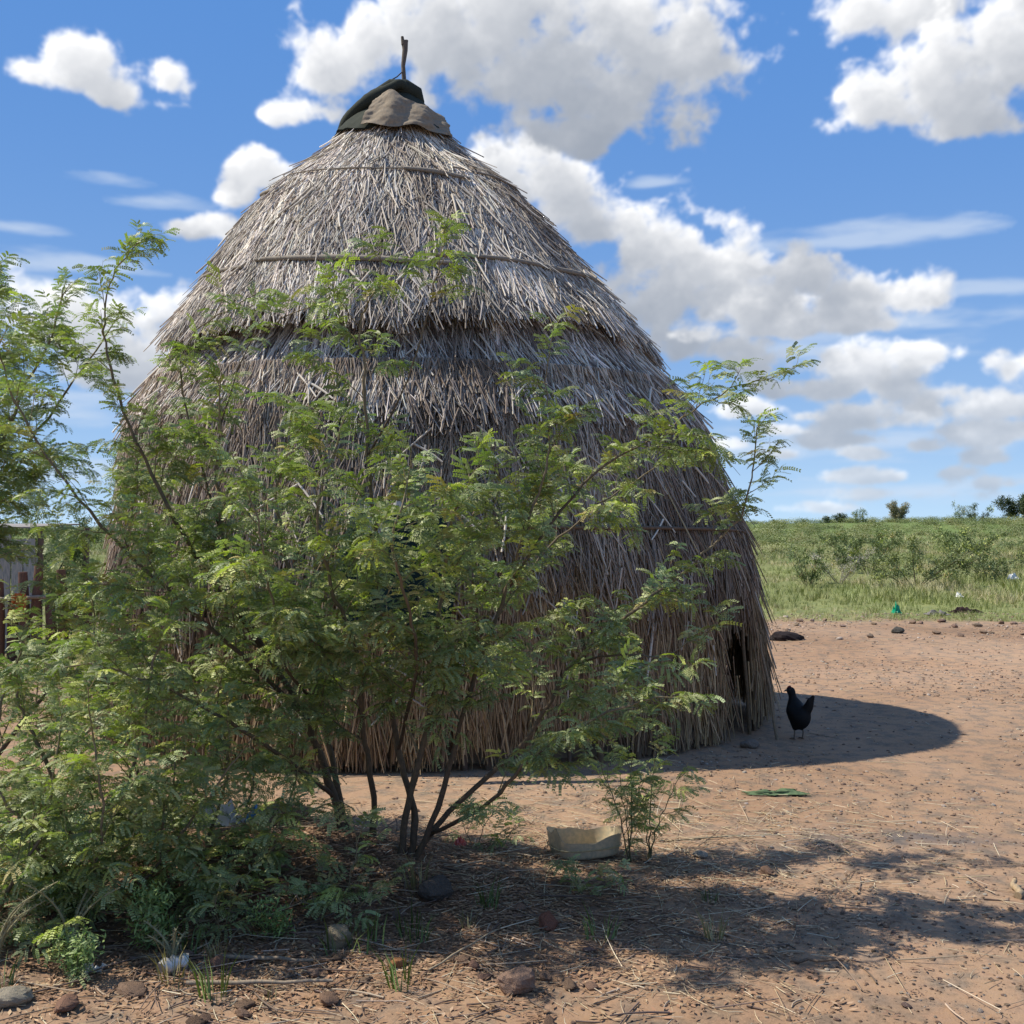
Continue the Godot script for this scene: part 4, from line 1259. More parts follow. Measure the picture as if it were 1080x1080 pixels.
# ------------------------------------------------------------------ hen
func sdf_mesh(bones: Array, cell: float, k: float, col: Color, squash := Vector3.ONE) -> MB:
	# surface nets over smoothly joined tapered capsules
	var lo := Vector3.ONE * 1e6
	var hi := -lo
	for b in bones:
		for e in [[b[0], b[2]], [b[1], b[3]]]:
			lo = lo.min(e[0] - Vector3.ONE * (e[1] + cell * 3))
			hi = hi.max(e[0] + Vector3.ONE * (e[1] + cell * 3))
	var dim := Vector3i(((hi - lo) / cell).ceil()) + Vector3i.ONE
	var f := PackedFloat32Array()
	f.resize(dim.x * dim.y * dim.z)
	for z in dim.z:
		for y in dim.y:
			for x in dim.x:
				var p := lo + Vector3(x, y, z) * cell
				var d := 10.0
				for b in bones:
					var ab: Vector3 = b[1] - b[0]
					var t := clampf((p - b[0]).dot(ab) / maxf(1e-9, ab.length_squared()), 0, 1)
					var e: float = p.distance_to(b[0] + ab * t) - lerpf(b[2], b[3], t)
					var hh := maxf(k - absf(d - e), 0.0) / k
					d = minf(d, e) - hh * hh * k * 0.25
				f[(z * dim.y + y) * dim.x + x] = d
	var mb := MB.new()
	var id := {}
	for z in dim.z - 1:
		for y in dim.y - 1:
			for x in dim.x - 1:
				var s := Vector3.ZERO
				var c := 0
				var val := []
				for q in 8:
					val.append(f[((z + (q >> 2)) * dim.y + y + ((q >> 1) & 1)) * dim.x + x + (q & 1)])
				for e in [[0, 1], [2, 3], [4, 5], [6, 7], [0, 2], [1, 3], [4, 6], [5, 7], [0, 4], [1, 5], [2, 6], [3, 7]]:
					var a: float = val[e[0]]
					var b: float = val[e[1]]
					if (a < 0) != (b < 0):
						var t := a / (a - b)
						var pa := Vector3(e[0] & 1, (e[0] >> 1) & 1, e[0] >> 2)
						var pb := Vector3(e[1] & 1, (e[1] >> 1) & 1, e[1] >> 2)
						s += pa.lerp(pb, t)
						c += 1
				if c:
					id[Vector3i(x, y, z)] = mb.vert(lo + (Vector3(x, y, z) + s / c) * cell, Vector3.UP, col)
	for key in id:
		var x: int = key.x
		var y: int = key.y
		var z: int = key.z
		var base := (z * dim.y + y) * dim.x + x
		var v0 := f[base]
		for ax in 3:
			var st: int = [1, dim.x, dim.x * dim.y][ax]
			var v1 := f[base + st]
			if (v0 < 0) == (v1 < 0): continue
			var u := Vector3i(0, 1, 0) if ax == 0 else (Vector3i(0, 0, 1) if ax == 1 else Vector3i(1, 0, 0))
			var w := Vector3i(0, 0, 1) if ax == 0 else (Vector3i(1, 0, 0) if ax == 1 else Vector3i(0, 1, 0))
			var a = id.get(key)
			var b = id.get(key - u)
			var c = id.get(key - u - w)
			var d = id.get(key - w)
			if a == null or b == null or c == null or d == null: continue
			if v0 < 0:
				mb.tri(a, c, b)
				mb.tri(a, d, c)
			else:
				mb.tri(a, b, c)
				mb.tri(a, c, d)
	mb.smooth()
	return mb

func make_hen() -> void:
	# tail to the right and towards us, head turned left; local +X is ahead
	var at := Vector3(2.19, 0, -8.42)
	at.y = ground_h(at.x, at.z)
	var t := thing("hen", at, 1.85)
	t.scale = Vector3(0.9, 1.08, 0.86)
	tag(t, "black hen standing at the edge of the hut's shadow", "hen")
	var bones := [
		[Vector3(-0.055, 0.16, 0), Vector3(0.04, 0.20, 0), 0.074, 0.078],
		[Vector3(-0.01, 0.14, 0), Vector3(0.04, 0.155, 0), 0.066, 0.06],
		[Vector3(0.06, 0.23, -0.005), Vector3(0.07, 0.32, -0.022), 0.052, 0.026],
		[Vector3(0.07, 0.335, -0.026), Vector3(0.078, 0.342, -0.05), 0.026, 0.02],
		[Vector3(-0.07, 0.19, 0.02), Vector3(-0.105, 0.25, 0.04), 0.045, 0.022],
		[Vector3(-0.105, 0.24, 0.04), Vector3(-0.135, 0.315, 0.055), 0.022, 0.007],
		[Vector3(-0.10, 0.24, 0.05), Vector3(-0.14, 0.315, 0.065), 0.018, 0.006],
		[Vector3(-0.10, 0.24, 0.025), Vector3(-0.13, 0.30, 0.02), 0.018, 0.006],
		[Vector3(0.0, 0.11, 0.036), Vector3(0.005, 0.08, 0.038), 0.032, 0.014],
		[Vector3(0.0, 0.11, -0.036), Vector3(0.005, 0.08, -0.038), 0.032, 0.014],
		[Vector3(-0.05, 0.175, 0.064), Vector3(0.03, 0.20, 0.064), 0.016, 0.03],
		[Vector3(-0.05, 0.175, -0.064), Vector3(0.03, 0.20, -0.064), 0.016, 0.03],
	]
	var body := part("body", sdf_mesh(bones, 0.009, 0.035, Color(0.014, 0.013, 0.013)).mesh(M.feather), t)
	for s in [-1, 1]:
		var lb := MB.new()
		var z: float = 0.042 * s
		lb.tube(PackedVector3Array([Vector3(0.005, 0.10, z), Vector3(-0.008, 0.05, z), Vector3(0.004, 0.006, z)]), PackedFloat32Array([0.008, 0.0055, 0.006]), 6, Color(0.2, 0.16, 0.12))
		for a in [-0.5, 0.0, 0.5, PI]:
			var l := 0.045 if a < 3 else 0.02
			lb.tube(PackedVector3Array([Vector3(0.004, 0.008, z), Vector3(0.004 + cos(a) * l * 0.6, 0.009, z + sin(a) * l * 0.6), Vector3(0.004 + cos(a) * l, 0.003, z + sin(a) * l)]), PackedFloat32Array([0.005, 0.004, 0.002]), 5, Color(0.2, 0.16, 0.12))
		part("leg", lb.mesh(M.bark), t)
	var bk := MB.new()
	bk.tube(PackedVector3Array([Vector3(0.08, 0.342, -0.064), Vector3(0.084, 0.338, -0.082), Vector3(0.086, 0.331, -0.094)]), PackedFloat32Array([0.009, 0.006, 0.0015]), 6, Color(0.16, 0.13, 0.09))
	part("beak", bk.mesh(M.plastic), body)
	var cb := MB.new()
	cb.tube(PackedVector3Array([Vector3(0.072, 0.358, -0.022), Vector3(0.075, 0.368, -0.036), Vector3(0.078, 0.364, -0.054), Vector3(0.08, 0.355, -0.064)]), PackedFloat32Array([0.003, 0.007, 0.006, 0.003]), 6, Color(0.16, 0.025, 0.02))
	part("comb", cb.mesh(M.feather), body)
	for s in [-1, 1]:
		var eb := MB.new()
		var e: Vector3 = Vector3(0.076, 0.346, -0.046) + Vector3(0.021, 0.001, 0.003) * s
		eb.tube(PackedVector3Array([e - Vector3(0.003, 0, 0) * s, e + Vector3(0.003, 0, 0) * s]), PackedFloat32Array([0.004, 0.003]), 8, Color(0.25, 0.1, 0.03))
		part("eye", eb.mesh(M.plastic), body)

# ------------------------------------------------------------------ things on the ground
func put_rock(label: String, x: float, z: float, s: Vector3, col: Color, seed_: int, turn: float, angular := 0.85, called := "stone", sink := 0.25) -> void:
	var m: StandardMaterial3D = M.stone.duplicate()
	m.albedo_color = col.linear_to_srgb()
	m.uv1_scale = Vector3.ONE * 1.4
	var o := part(called, rock_mesh(seed_, m, 12, angular), self)
	o.transform = Transform3D(Basis(Vector3.UP, turn).scaled_local(s), Vector3(x, ground_h(x, z) + s.y * (0.7 - sink), z))
	tag(o, label, "stone")

func make_litter() -> void:
	var peb := [rock_mesh(101, M.stone, 4, 0.9), rock_mesh(102, M.stone, 4, 0.9, 0.5), rock_mesh(103, M.stone, 5, 0.7)]
	var xfs := [[], [], []]
	var cols := [[], [], []]
	for k in 60000:
		var d := 3.3 + pow(rng.randf(), 1.15) * 17.5
		var x := rf(-0.52, 0.52) * (d + 0.6)
		if in_hut(x, -d): continue
		var cl := wob.get_noise_2d(x * 12.0, d * 12.0 + 300)
		if cl < 0.0 and rng.randf() < 0.75: continue
		var s := (0.0025 + 0.0115 * pow(rng.randf(), 3.2)) * (0.6 + d * 0.075)
		if rng.randf() < 0.006: s *= 2.0
		var vi := k % 3
		xfs[vi].append(Transform3D(Basis.from_euler(Vector3(rf(-0.4, 0.4), rf(0, TAU), rf(-0.4, 0.4))).scaled(Vector3(s, s * rf(0.6, 1.0), s) * rf(0.8, 1.3)), Vector3(x, ground_h(x, -d) + s * 0.15, -d)))
		var c: Color = [Color(0.46, 0.31, 0.22), Color(0.40, 0.27, 0.19), Color(0.66, 0.56, 0.46), Color(0.30, 0.21, 0.165), Color(0.54, 0.39, 0.28)][rng.randi() % 5]
		cols[vi].append(tint(c, 0.25))
	for i in 3:
		var o := many("gravel", peb[i], xfs[i], cols[i], self)
		tag(o, ["reddish gravel strewn over the bare yard", "flat grit scattered on the bare yard", "small rounded pebbles lying about the yard"][i], "gravel")
	# straw and dry stems
	var st := [stalk_mesh(2.0, 4, M.reed), stalk_mesh(-5.0, 4, M.reed, 1.0)]
	xfs = [[], []]
	cols = [[], []]
	for k in 5200:
		var x: float
		var z: float
		var u := rng.randf()
		if u < 0.30:
			x = rf(-2.4, 1.0)
			z = -rf(3.3, 5.6)
			if x < -0.2 and z < -3.9 and rng.randf() < 0.7: continue
		elif u < 0.75:
			x = rng.randfn(0.75, 0.8)
			z = -absf(rng.randfn(5.6, 0.7))
		else:
			var d := rf(3.4, 18.0)
			x = rf(-0.4, 0.5) * d
			z = -d
		if in_hut(x, z): continue
		var ln := rf(0.02, 0.11) if rng.randf() < 0.9 else rf(0.12, 0.34)
		var th := rf(0.0008, 0.0021)
		var a := rf(0, TAU)
		var dir := Vector3(cos(a), rf(-0.06, 0.12), sin(a)).normalized()
		var xa := dir.cross(Vector3.UP).normalized()
		var vi := k % 2
		xfs[vi].append(Transform3D(Basis(xa * th, -dir * ln, xa.cross(-dir).normalized() * th), Vector3(x, ground_h(x, z) + 0.004 + rf(0, 0.006), z)))
		var c: Color = [Color(0.50, 0.41, 0.27), Color(0.42, 0.33, 0.21), Color(0.30, 0.22, 0.14), Color(0.58, 0.5, 0.36)][rng.randi() % 4]
		cols[vi].append(tint(c, 0.2))
	for i in 2:
		var o := many("straw_litter", st[i], xfs[i], cols[i], self)
		tag(o, ["dry straw scattered over the yard and under the shrubs", "bent dry stems lying on the bare earth"][i], "straw")
	# fallen leaves and bits of bark
	var chip := [spray_mesh(5, 0.02, 0.022, 61, M.reed)]
	xfs = []
	cols = []
	for k in 11000:
		var x := rng.randfn(-1.1, 1.1)
		var z := -absf(rng.randfn(4.7, 0.55))
		if z > -3.2: continue
		var s := rf(0.5, 1.9)
		xfs.append(Transform3D(Basis.from_euler(Vector3(rf(-0.3, 0.3), rf(0, TAU), rf(-0.3, 0.3))).scaled(Vector3(s, s * 0.3, s)), Vector3(x, ground_h(x, z) + 0.005, z)))
		var c: Color = [Color(0.30, 0.175, 0.10), Color(0.20, 0.115, 0.07), Color(0.40, 0.27, 0.165), Color(0.25, 0.15, 0.09)][rng.randi() % 4]
		cols.append(tint(c, 0.25))
	# dark broken twigs
	var tx := []
	var tc := []
	for k in 900:
		var x := rng.randfn(-0.9, 1.0)
		var z := -absf(rng.randfn(4.5, 0.6))
		if z > -3.3: continue
		var ln := rf(0.06, 0.3)
		var th := rf(0.0015, 0.0042)
		var a := rf(0, TAU)
		var dir := Vector3(cos(a), rf(-0.05, 0.16), sin(a)).normalized()
		var xa := dir.cross(Vector3.UP).normalized()
		tx.append(Transform3D(Basis(xa * th, -dir * ln, xa.cross(-dir).normalized() * th), Vector3(x, ground_h(x, z) + 0.006, z)))
		tc.append(tint([Color(0.2, 0.14, 0.1), Color(0.36, 0.28, 0.2), Color(0.13, 0.09, 0.07)][k % 3], 0.25))
	var tw := many("twig_litter", stalk_mesh(3.0, 5, M.reed, 0.8), tx, tc, self)
	tag(tw, "broken brown twigs lying under the shrubs", "twigs")
	var fl := many("leaf_litter", chip[0], xfs, cols, self)
	tag(fl, "brown fallen leaves lying under the shrubs", "leaf litter")

func stick(label: String, a: Vector3, b: Vector3, r: float, col: Color, called := "stick") -> void:
	var t := MB.new()
	var mid := a.lerp(b, 0.5)
	var pts := PackedVector3Array()
	var rad := PackedFloat32Array()
	for i in 7:
		var f := i / 6.0
		pts.append(a.lerp(b, f) - mid + rdir() * r * (0.9 if i > 0 and i < 6 else 0.0))
		rad.append(r * lerpf(1.1, 0.7, f))
	t.tube(pts, rad, 7, col, true, 0.08)
	var o := part(called, t.mesh(M.bark), self)
	o.position = mid
	tag(o, label, "stick")

func on_ground(x: float, z: float, up := 0.0) -> Vector3:
	return Vector3(x, ground_h(x, z) + up, z)

func crumple(label: String, category: String, called: String, at: Vector3, w: float, l: float, hgt: float, col: Color, mat: Material, seed_: int, turn := 0.0) -> void:
	var t := thing(called, at, turn)
	tag(t, label, category)
	var f := func(u: float, v: float) -> Vector3:
		var x := (u - 0.5) * w
		var z := (v - 0.5) * l
		var e := minf(minf(u, 1 - u), minf(v, 1 - v)) * 4.0
		var h := hgt * clampf(e, 0, 1) * (0.5 + wob.get_noise_2d(u * 160 + seed_ * 31, v * 160)) + 0.006 + absf(wob.get_noise_2d(u * 420 + seed_ * 17, v * 420)) * hgt * 0.45
		return Vector3(x + wob.get_noise_2d(v * 150, seed_ * 9.0) * w * 0.25, maxf(0.004, h), z + wob.get_noise_2d(u * 150, seed_ * 5.0) * l * 0.25)
	sheet(t, "fold", 22, 16, f, 0.003, col, mat)

func make_basin() -> void:
	# the lower half of a plastic can, cut open, its rim torn
	var t := thing("cut_basin", on_ground(0.35, -5.34), 0.35)
	tag(t, "yellowish cut-open plastic basin on the ground beside saplings", "basin")
	var wall := func(inset: float) -> Callable:
		return func(u: float, v: float) -> Vector3:
			var a := TAU * u
			var c := cos(a)
			var s := sin(a)
			var q := pow(pow(absf(c), 3.4) + pow(absf(s), 3.4), -1.0 / 3.4)
			var rim := 0.10 + 0.02 * sin(a * 2.0 + 0.8) + 0.005 * sin(a * 7.0)
			rim += 0.05 * exp(-pow((fposmod(a - 2.7 + PI, TAU) - PI) / 0.22, 2))
			var e := 0.0
			var h := 0.0
			if v < 0.3:
				e = v / 0.3 * 0.84
				h = 0.004
			else:
				var w := (v - 0.3) / 0.7
				e = 0.84 + 0.16 * pow(w, 0.6)
				h = rim * w
			return Vector3(c * q * 0.175 * e, h + inset, s * q * 0.125 * e)
	var shell := sheet(t, "shell", 56, 14, wall.call(0.006), 0.005, Color(0.55, 0.46, 0.31), M.plastic)
	var rib := MB.new()
	var pts := PackedVector3Array()
	var rad := PackedFloat32Array()
	for i in 41:
		var a := TAU * i / 40.0
		var q := pow(pow(absf(cos(a)), 3.4) + pow(absf(sin(a)), 3.4), -1.0 / 3.4)
		pts.append(Vector3(cos(a) * q * 0.172, 0.055, sin(a) * q * 0.123))
		rad.append(0.004)
	rib.tube(pts, rad, 6, Color(0.46, 0.37, 0.2), false)
	part("rib", rib.mesh(M.plastic), shell)

func make_shed() -> void:
	# weathered boards far left behind the shrubs
	var t := thing("board_shed", on_ground(-7.45, -14.5))
	tag(t, "pale grey weathered board shed behind the shrubs at the left edge", "shed")
	for k in 15:
		var w := rf(0.13, 0.17)
		var h := 1.52 + rf(-0.05, 0.06)
		var b := BoxMesh.new()
		b.size = Vector3(w, h, 0.022)
		var m: StandardMaterial3D = M.board.duplicate()
		m.albedo_color = tint(Color(0.5, 0.47, 0.43), 0.2).linear_to_srgb()
		b.material = m
		part("board", b, t, Transform3D(Basis(Vector3.FORWARD, rf(-0.015, 0.015)), Vector3(-1.25 + k * 0.168, h * 0.5 - 0.02, 0.03 + rf(0, 0.012))))
	for y in [0.35, 1.2]:
		var b := BoxMesh.new()
		b.size = Vector3(2.5, 0.07, 0.04)
		b.material = M.board
		part("rail", b, t, Transform3D(Basis(), Vector3(-0.05, y, -0.02)))
	for s in [[-1.3, -0.03], [1.2, -0.03], [-1.3, -1.6], [1.2, -1.6]]:
		var pb := MB.new()
		pb.tube(PackedVector3Array([Vector3(s[0], -0.1, s[1]), Vector3(s[0], 0.8, s[1]), Vector3(s[0] + 0.02, 1.62, s[1])]), PackedFloat32Array([0.045, 0.04, 0.038]), 8, Color(0.2, 0.15, 0.11))
		part("post", pb.mesh(M.bark), t)
	for k in 12:
		var b := BoxMesh.new()
		b.size = Vector3(0.19, 0.02, 1.75)
		var m: StandardMaterial3D = M.board.duplicate()
		m.albedo_color = tint(Color(0.42, 0.39, 0.36), 0.15).linear_to_srgb()
		b.material = m
		part("roof_board", b, t, Transform3D(Basis(Vector3.RIGHT, 0.03), Vector3(-1.2 + k * 0.2, 1.65, -0.8)))
	# brown fence of rough slabs next to it
	var fn := thing("slab_fence", on_ground(-5.85, -13.6), 0.25)
	tag(fn, "dark brown rough wooden slab fence beside the pale shed", "fence")
	for k in 9:
		var pb := MB.new()
		var x := -0.6 + k * 0.145
		var h := 0.98 + rf(-0.2, 0.2)
		pb.tube(PackedVector3Array([Vector3(x, -0.08, 0), Vector3(x + rf(-0.02, 0.02), h * 0.5, rf(-0.015, 0.015)), Vector3(x + rf(-0.03, 0.03), h, 0)]), PackedFloat32Array([0.065, 0.068, 0.055]), 7, tint(Color(0.17, 0.10, 0.075), 0.3), true, 0.1)
		part("slab", pb.mesh(M.bark), fn)
	var rl := MB.new()
	rl.tube(PackedVector3Array([Vector3(-0.7, 0.75, 0.075), Vector3(0, 0.78, 0.08), Vector3(0.7, 0.74, 0.075)]), PackedFloat32Array([0.025, 0.025, 0.022]), 6, Color(0.4, 0.33, 0.26))
	part("rail", rl.mesh(M.bark), fn)
	var oc := thing("orange_cloth", on_ground(-5.98, -13.3), 0.2)
	tag(oc, "orange-brown cloth hung on the slab fence at the left", "cloth")
	var f := func(u: float, v: float) -> Vector3:
		return Vector3((u - 0.5) * 0.17 + 0.02 * sin(v * 5.0), lerpf(0.84, 0.55 + 0.05 * sin(u * 7.0), v), 0.03 * sin(u * 15.0 + v * 2.0) * (0.3 + v))
	sheet(oc, "drape", 20, 14, f, 0.004, Color(0.48, 0.16, 0.05), M.cloth)

func make_hung_cloth() -> void:
	# dark cloth over an opening in the front of the hut, a striped pale one at its top
	var t := thing("hanging_cloth", HUT + Vector3(0.29, 1.1, 2.50))
	tag(t, "dark green cloth hanging on the hut front behind the shrub", "cloth")
	var f := func(u: float, v: float) -> Vector3:
		var w := 0.56 + 0.2 * sin(v * 3.0)
		return Vector3((u - 0.5) * w, lerpf(0.62, -0.12 + 0.1 * sin(u * 5.0), v), 0.04 + 0.05 * sin(u * 17.0 + v * 1.5) * (0.4 + 0.6 * v) - 0.10 * (1.0 - v))
	sheet(t, "drape", 30, 16, f, 0.006, Color(0.022, 0.040, 0.036), M.cloth)
	var s := thing("striped_cloth", HUT + Vector3(0.19, 1.62, 2.42))
	tag(s, "small pale striped cloth above the dark cloth on the hut front", "cloth")
	var stripes := [Color(0.62, 0.60, 0.53), Color(0.30, 0.26, 0.22), Color(0.58, 0.56, 0.50), Color(0.42, 0.33, 0.27), Color(0.62, 0.60, 0.54)]
	for k in 5:
		var g := func(u: float, v: float) -> Vector3:
			var uu := (k + u) / 5.0
			return Vector3((uu - 0.5) * 0.24, lerpf(0.16, -0.05, v), 0.03 + 0.018 * sin(uu * 16.0) - 0.03 * (1.0 - v))
		sheet(s, "stripe", 4, 8, g, 0.005, stripes[k], M.cloth)

func make_things() -> void:
	make_basin()
	make_shed()
	make_hung_cloth()
	put_rock("brown angular stone on open ground in the foreground, nearest the middle", 0.01, -3.80, Vector3(0.082, 0.075, 0.06), Color(0.36, 0.235, 0.17), 201, 0.4)
	put_rock("reddish square stone lying in shade behind the foreground stone", 0.15, -4.39, Vector3(0.058, 0.06, 0.05), Color(0.30, 0.13, 0.085), 202, 1.1, 1.0)
	put_rock("tan mud brick half hidden by the low leafy shoot", -0.66, -4.17, Vector3(0.062, 0.075, 0.055), Color(0.36, 0.30, 0.20), 203, 0.2, 1.0, "mud_brick")
	put_rock("small orange stone right of the tan mud brick", -0.42, -4.03, Vector3(0.038, 0.032, 0.034), Color(0.45, 0.22, 0.10), 204, 0.9)
	put_rock("small brown stone on the sunlit yard right of the saplings", 1.18, -5.09, Vector3(0.038, 0.04, 0.034), Color(0.27, 0.17, 0.12), 205, 0.3, 1.0)
	put_rock("dark stone at the far edge of the bare yard", 5.91, -16.84, Vector3(0.12, 0.09, 0.1), Color(0.12, 0.11, 0.09), 206, 0.0)
	put_rock("pale stone by straw right of the saplings", 0.92, -5.36, Vector3(0.05, 0.03, 0.04), Color(0.45, 0.39, 0.32), 207, 2.0)
	put_rock("grey stone at the hut's foot beside the dark opening", 1.74, -8.06, Vector3(0.08, 0.05, 0.07), Color(0.26, 0.21, 0.17), 208, 0.5)
	put_rock("reddish stone in the bottom left corner", -1.46, -3.62, Vector3(0.055, 0.042, 0.05), Color(0.33, 0.19, 0.13), 209, 1.7)
	put_rock("pale lumpy stone at the bottom left edge", -1.66, -3.66, Vector3(0.075, 0.05, 0.06), Color(0.46, 0.40, 0.30), 210, 0.6, 0.5)
	put_rock("flat brown stone left of the two dry sticks", -1.30, -3.76, Vector3(0.07, 0.03, 0.05), Color(0.30, 0.2, 0.14), 211, 2.4)
	put_rock("large brown clod among litter left of the stems", -1.39, -4.80, Vector3(0.12, 0.06, 0.07), Color(0.33, 0.20, 0.13), 212, 0.8, 0.6)
	put_rock("tan rounded lump lying under the left shrub", -1.12, -5.40, Vector3(0.16, 0.06, 0.08), Color(0.42, 0.29, 0.21), 213, 0.15, 0.4)
	put_rock("dark stone in shade at the foot of the right stem", -0.32, -4.62, Vector3(0.11, 0.075, 0.08), Color(0.12, 0.10, 0.085), 214, 1.0)
	put_rock("small brown stone beside the crushed can", -1.06, -3.98, Vector3(0.05, 0.04, 0.04), Color(0.28, 0.16, 0.11), 215, 0.1)
	put_rock("brown stone between the orange stone and the sticks", -0.62, -3.72, Vector3(0.045, 0.035, 0.05), Color(0.3, 0.19, 0.13), 216, 2.9)
	var sites := []
	for k in 44:
		var x := rf(-1.9, 0.4)
		var z := -rf(3.5, 4.8)
		put_rock("small loose stone among the litter under the shrubs", x, z, Vector3(rf(0.018, 0.045), rf(0.015, 0.03), rf(0.018, 0.04)), tint(Color(0.30, 0.19, 0.135), 0.35), 300 + k % 6, rf(0, TAU))
		get_child(get_child_count() - 1).set_meta("group", "small stones under the shrubs")
	for k in 22:
		var d := rf(16.0, 19.5)
		var x := rf(0.24, 0.47) * d
		put_rock("small stone along the far edge of the yard", x, -d, Vector3(rf(0.04, 0.09), rf(0.03, 0.06), rf(0.04, 0.08)), tint(Color(0.33, 0.23, 0.17), 0.4), 310 + k % 6, rf(0, TAU))
		get_child(get_child_count() - 1).set_meta("group", "stones along the far edge of the yard")
	put_rock("low black heap of cinders behind the hut's right side", 3.95, -15.9, Vector3(0.28, 0.16, 0.2), Color(0.03, 0.022, 0.022), 220, 0.2, 0.4, "cinder_heap", 0.55)
	# sticks
	stick("longer of the two dry sticks lying at the bottom left", on_ground(-1.12, -3.80, 0.022), on_ground(-0.62, -3.83, 0.03), 0.008, Color(0.42, 0.34, 0.25))
	stick("dry stick lying behind the longer one at the bottom left", on_ground(-1.08, -4.02, 0.02), on_ground(-0.72, -4.0, 0.03), 0.009, Color(0.3, 0.24, 0.18))
	stick("thin dry stem slanting on the ground left of the foreground stone", on_ground(-0.30, -3.98, 0.01), on_ground(-0.06, -4.22, 0.06), 0.004, Color(0.45, 0.36, 0.24))
	stick("pale chip of wood lying at the right edge of the yard", on_ground(2.20, -4.80, 0.015), on_ground(2.27, -4.98, 0.025), 0.016, Color(0.5, 0.38, 0.24), "wood_chip")
	stick("straight pale straw on the yard right of the saplings", on_ground(0.75, -5.62, 0.006), on_ground(1.35, -5.75, 0.006), 0.005, Color(0.5, 0.42, 0.28))
	stick("thin pole leaning on the hut beside the dark opening", on_ground(2.02, -8.38, -0.01), Vector3(1.93, 0.78, -8.56), 0.012, Color(0.36, 0.27, 0.18), "leaning_pole")
	stick("bent dry stalk in the shade at the bottom right", on_ground(1.02, -4.05, 0.012), on_ground(1.2, -4.0, 0.03), 0.006, Color(0.2, 0.15, 0.11))
	# rubbish
	crumple("crumpled pale plastic bag under the left shrub", "plastic bag", "plastic_bag", on_ground(-1.42, -5.35), 0.24, 0.18, 0.10, Color(0.55, 0.50, 0.50), M.film, 1)
	crumple("blue plastic scrap beside the pale bag under the shrub", "plastic scrap", "plastic_scrap", on_ground(-1.24, -5.32), 0.07, 0.08, 0.07, Color(0.05, 0.22, 0.5), M.film, 2)
	crumple("white plastic scrap lying left of the crushed can", "plastic scrap", "plastic_scrap", on_ground(-1.50, -3.93), 0.09, 0.06, 0.02, Color(0.5, 0.49, 0.46), M.film, 3)
	crumple("white scrap under the low shrub at the left edge", "plastic scrap", "plastic_scrap", on_ground(-1.82, -4.16), 0.07, 0.06, 0.04, Color(0.5, 0.5, 0.48), M.film, 4)
	crumple("small red scrap on the ground right of the stems", "plastic scrap", "plastic_scrap", on_ground(-0.25, -5.25), 0.05, 0.05, 0.04, Color(0.5, 0.08, 0.06), M.film, 5)
	crumple("strip of green leaves lying on the sunlit yard", "leaves", "green_strip", on_ground(1.57, -6.62), 0.34, 0.09, 0.02, Color(0.13, 0.19, 0.10), M.cloth, 6)
	crumple("green plastic scrap at the edge of the grass", "plastic scrap", "plastic_scrap", on_ground(7.2, -20.6), 0.13, 0.13, 0.2, Color(0.0, 0.32, 0.16), M.film, 7)
	crumple("white scrap in the grass behind the dark stones", "plastic scrap", "plastic_scrap", on_ground(10.0, -24.6, 0.08), 0.13, 0.12, 0.09, Color(0.75, 0.75, 0.73), M.film, 8)
	crumple("white scrap far right in the grass", "plastic scrap", "plastic_scrap", on_ground(14.6, -32.0, 0.1), 0.3, 0.2, 0.16, Color(0.75, 0.75, 0.73), M.film, 9)
	crumple("black rag in the rubbish at the far right of the yard", "rag", "rag", on_ground(8.6, -20.9), 0.5, 0.25, 0.1, Color(0.05, 0.03, 0.03), M.cloth, 10)
	crumple("grey rag in the rubbish at the yard's far edge", "rag", "rag", on_ground(7.9, -20.4), 0.35, 0.25, 0.09, Color(0.22, 0.2, 0.2), M.cloth, 11)
	# crushed drink can
	var can := thing("crushed_can", on_ground(-1.2, -3.93, 0.028), 0.7)
	tag(can, "crushed silver drink can lying among stones at the lower left", "can")
	var body := MB.new()
	var pts := PackedVector3Array()
	var rad := PackedFloat32Array()
	for i in 9:
		pts.append(Vector3(-0.05 + 0.0125 * i, 0.004 * sin(i * 1.9), 0.003 * cos(i * 2.3)))
		rad.append([0.022, 0.029, 0.031, 0.026, 0.029, 0.024, 0.030, 0.030, 0.024][i])
	body.tube(pts, rad, 18, Color(0.5, 0.49, 0.47), true, 0.07)
	var cm := StandardMaterial3D.new()
	cm.resource_name = "tin"
	cm.metallic = 0.6
	cm.roughness = 0.5
	cm.vertex_color_use_as_albedo = true
	part("can_body", body.mesh(cm), can)
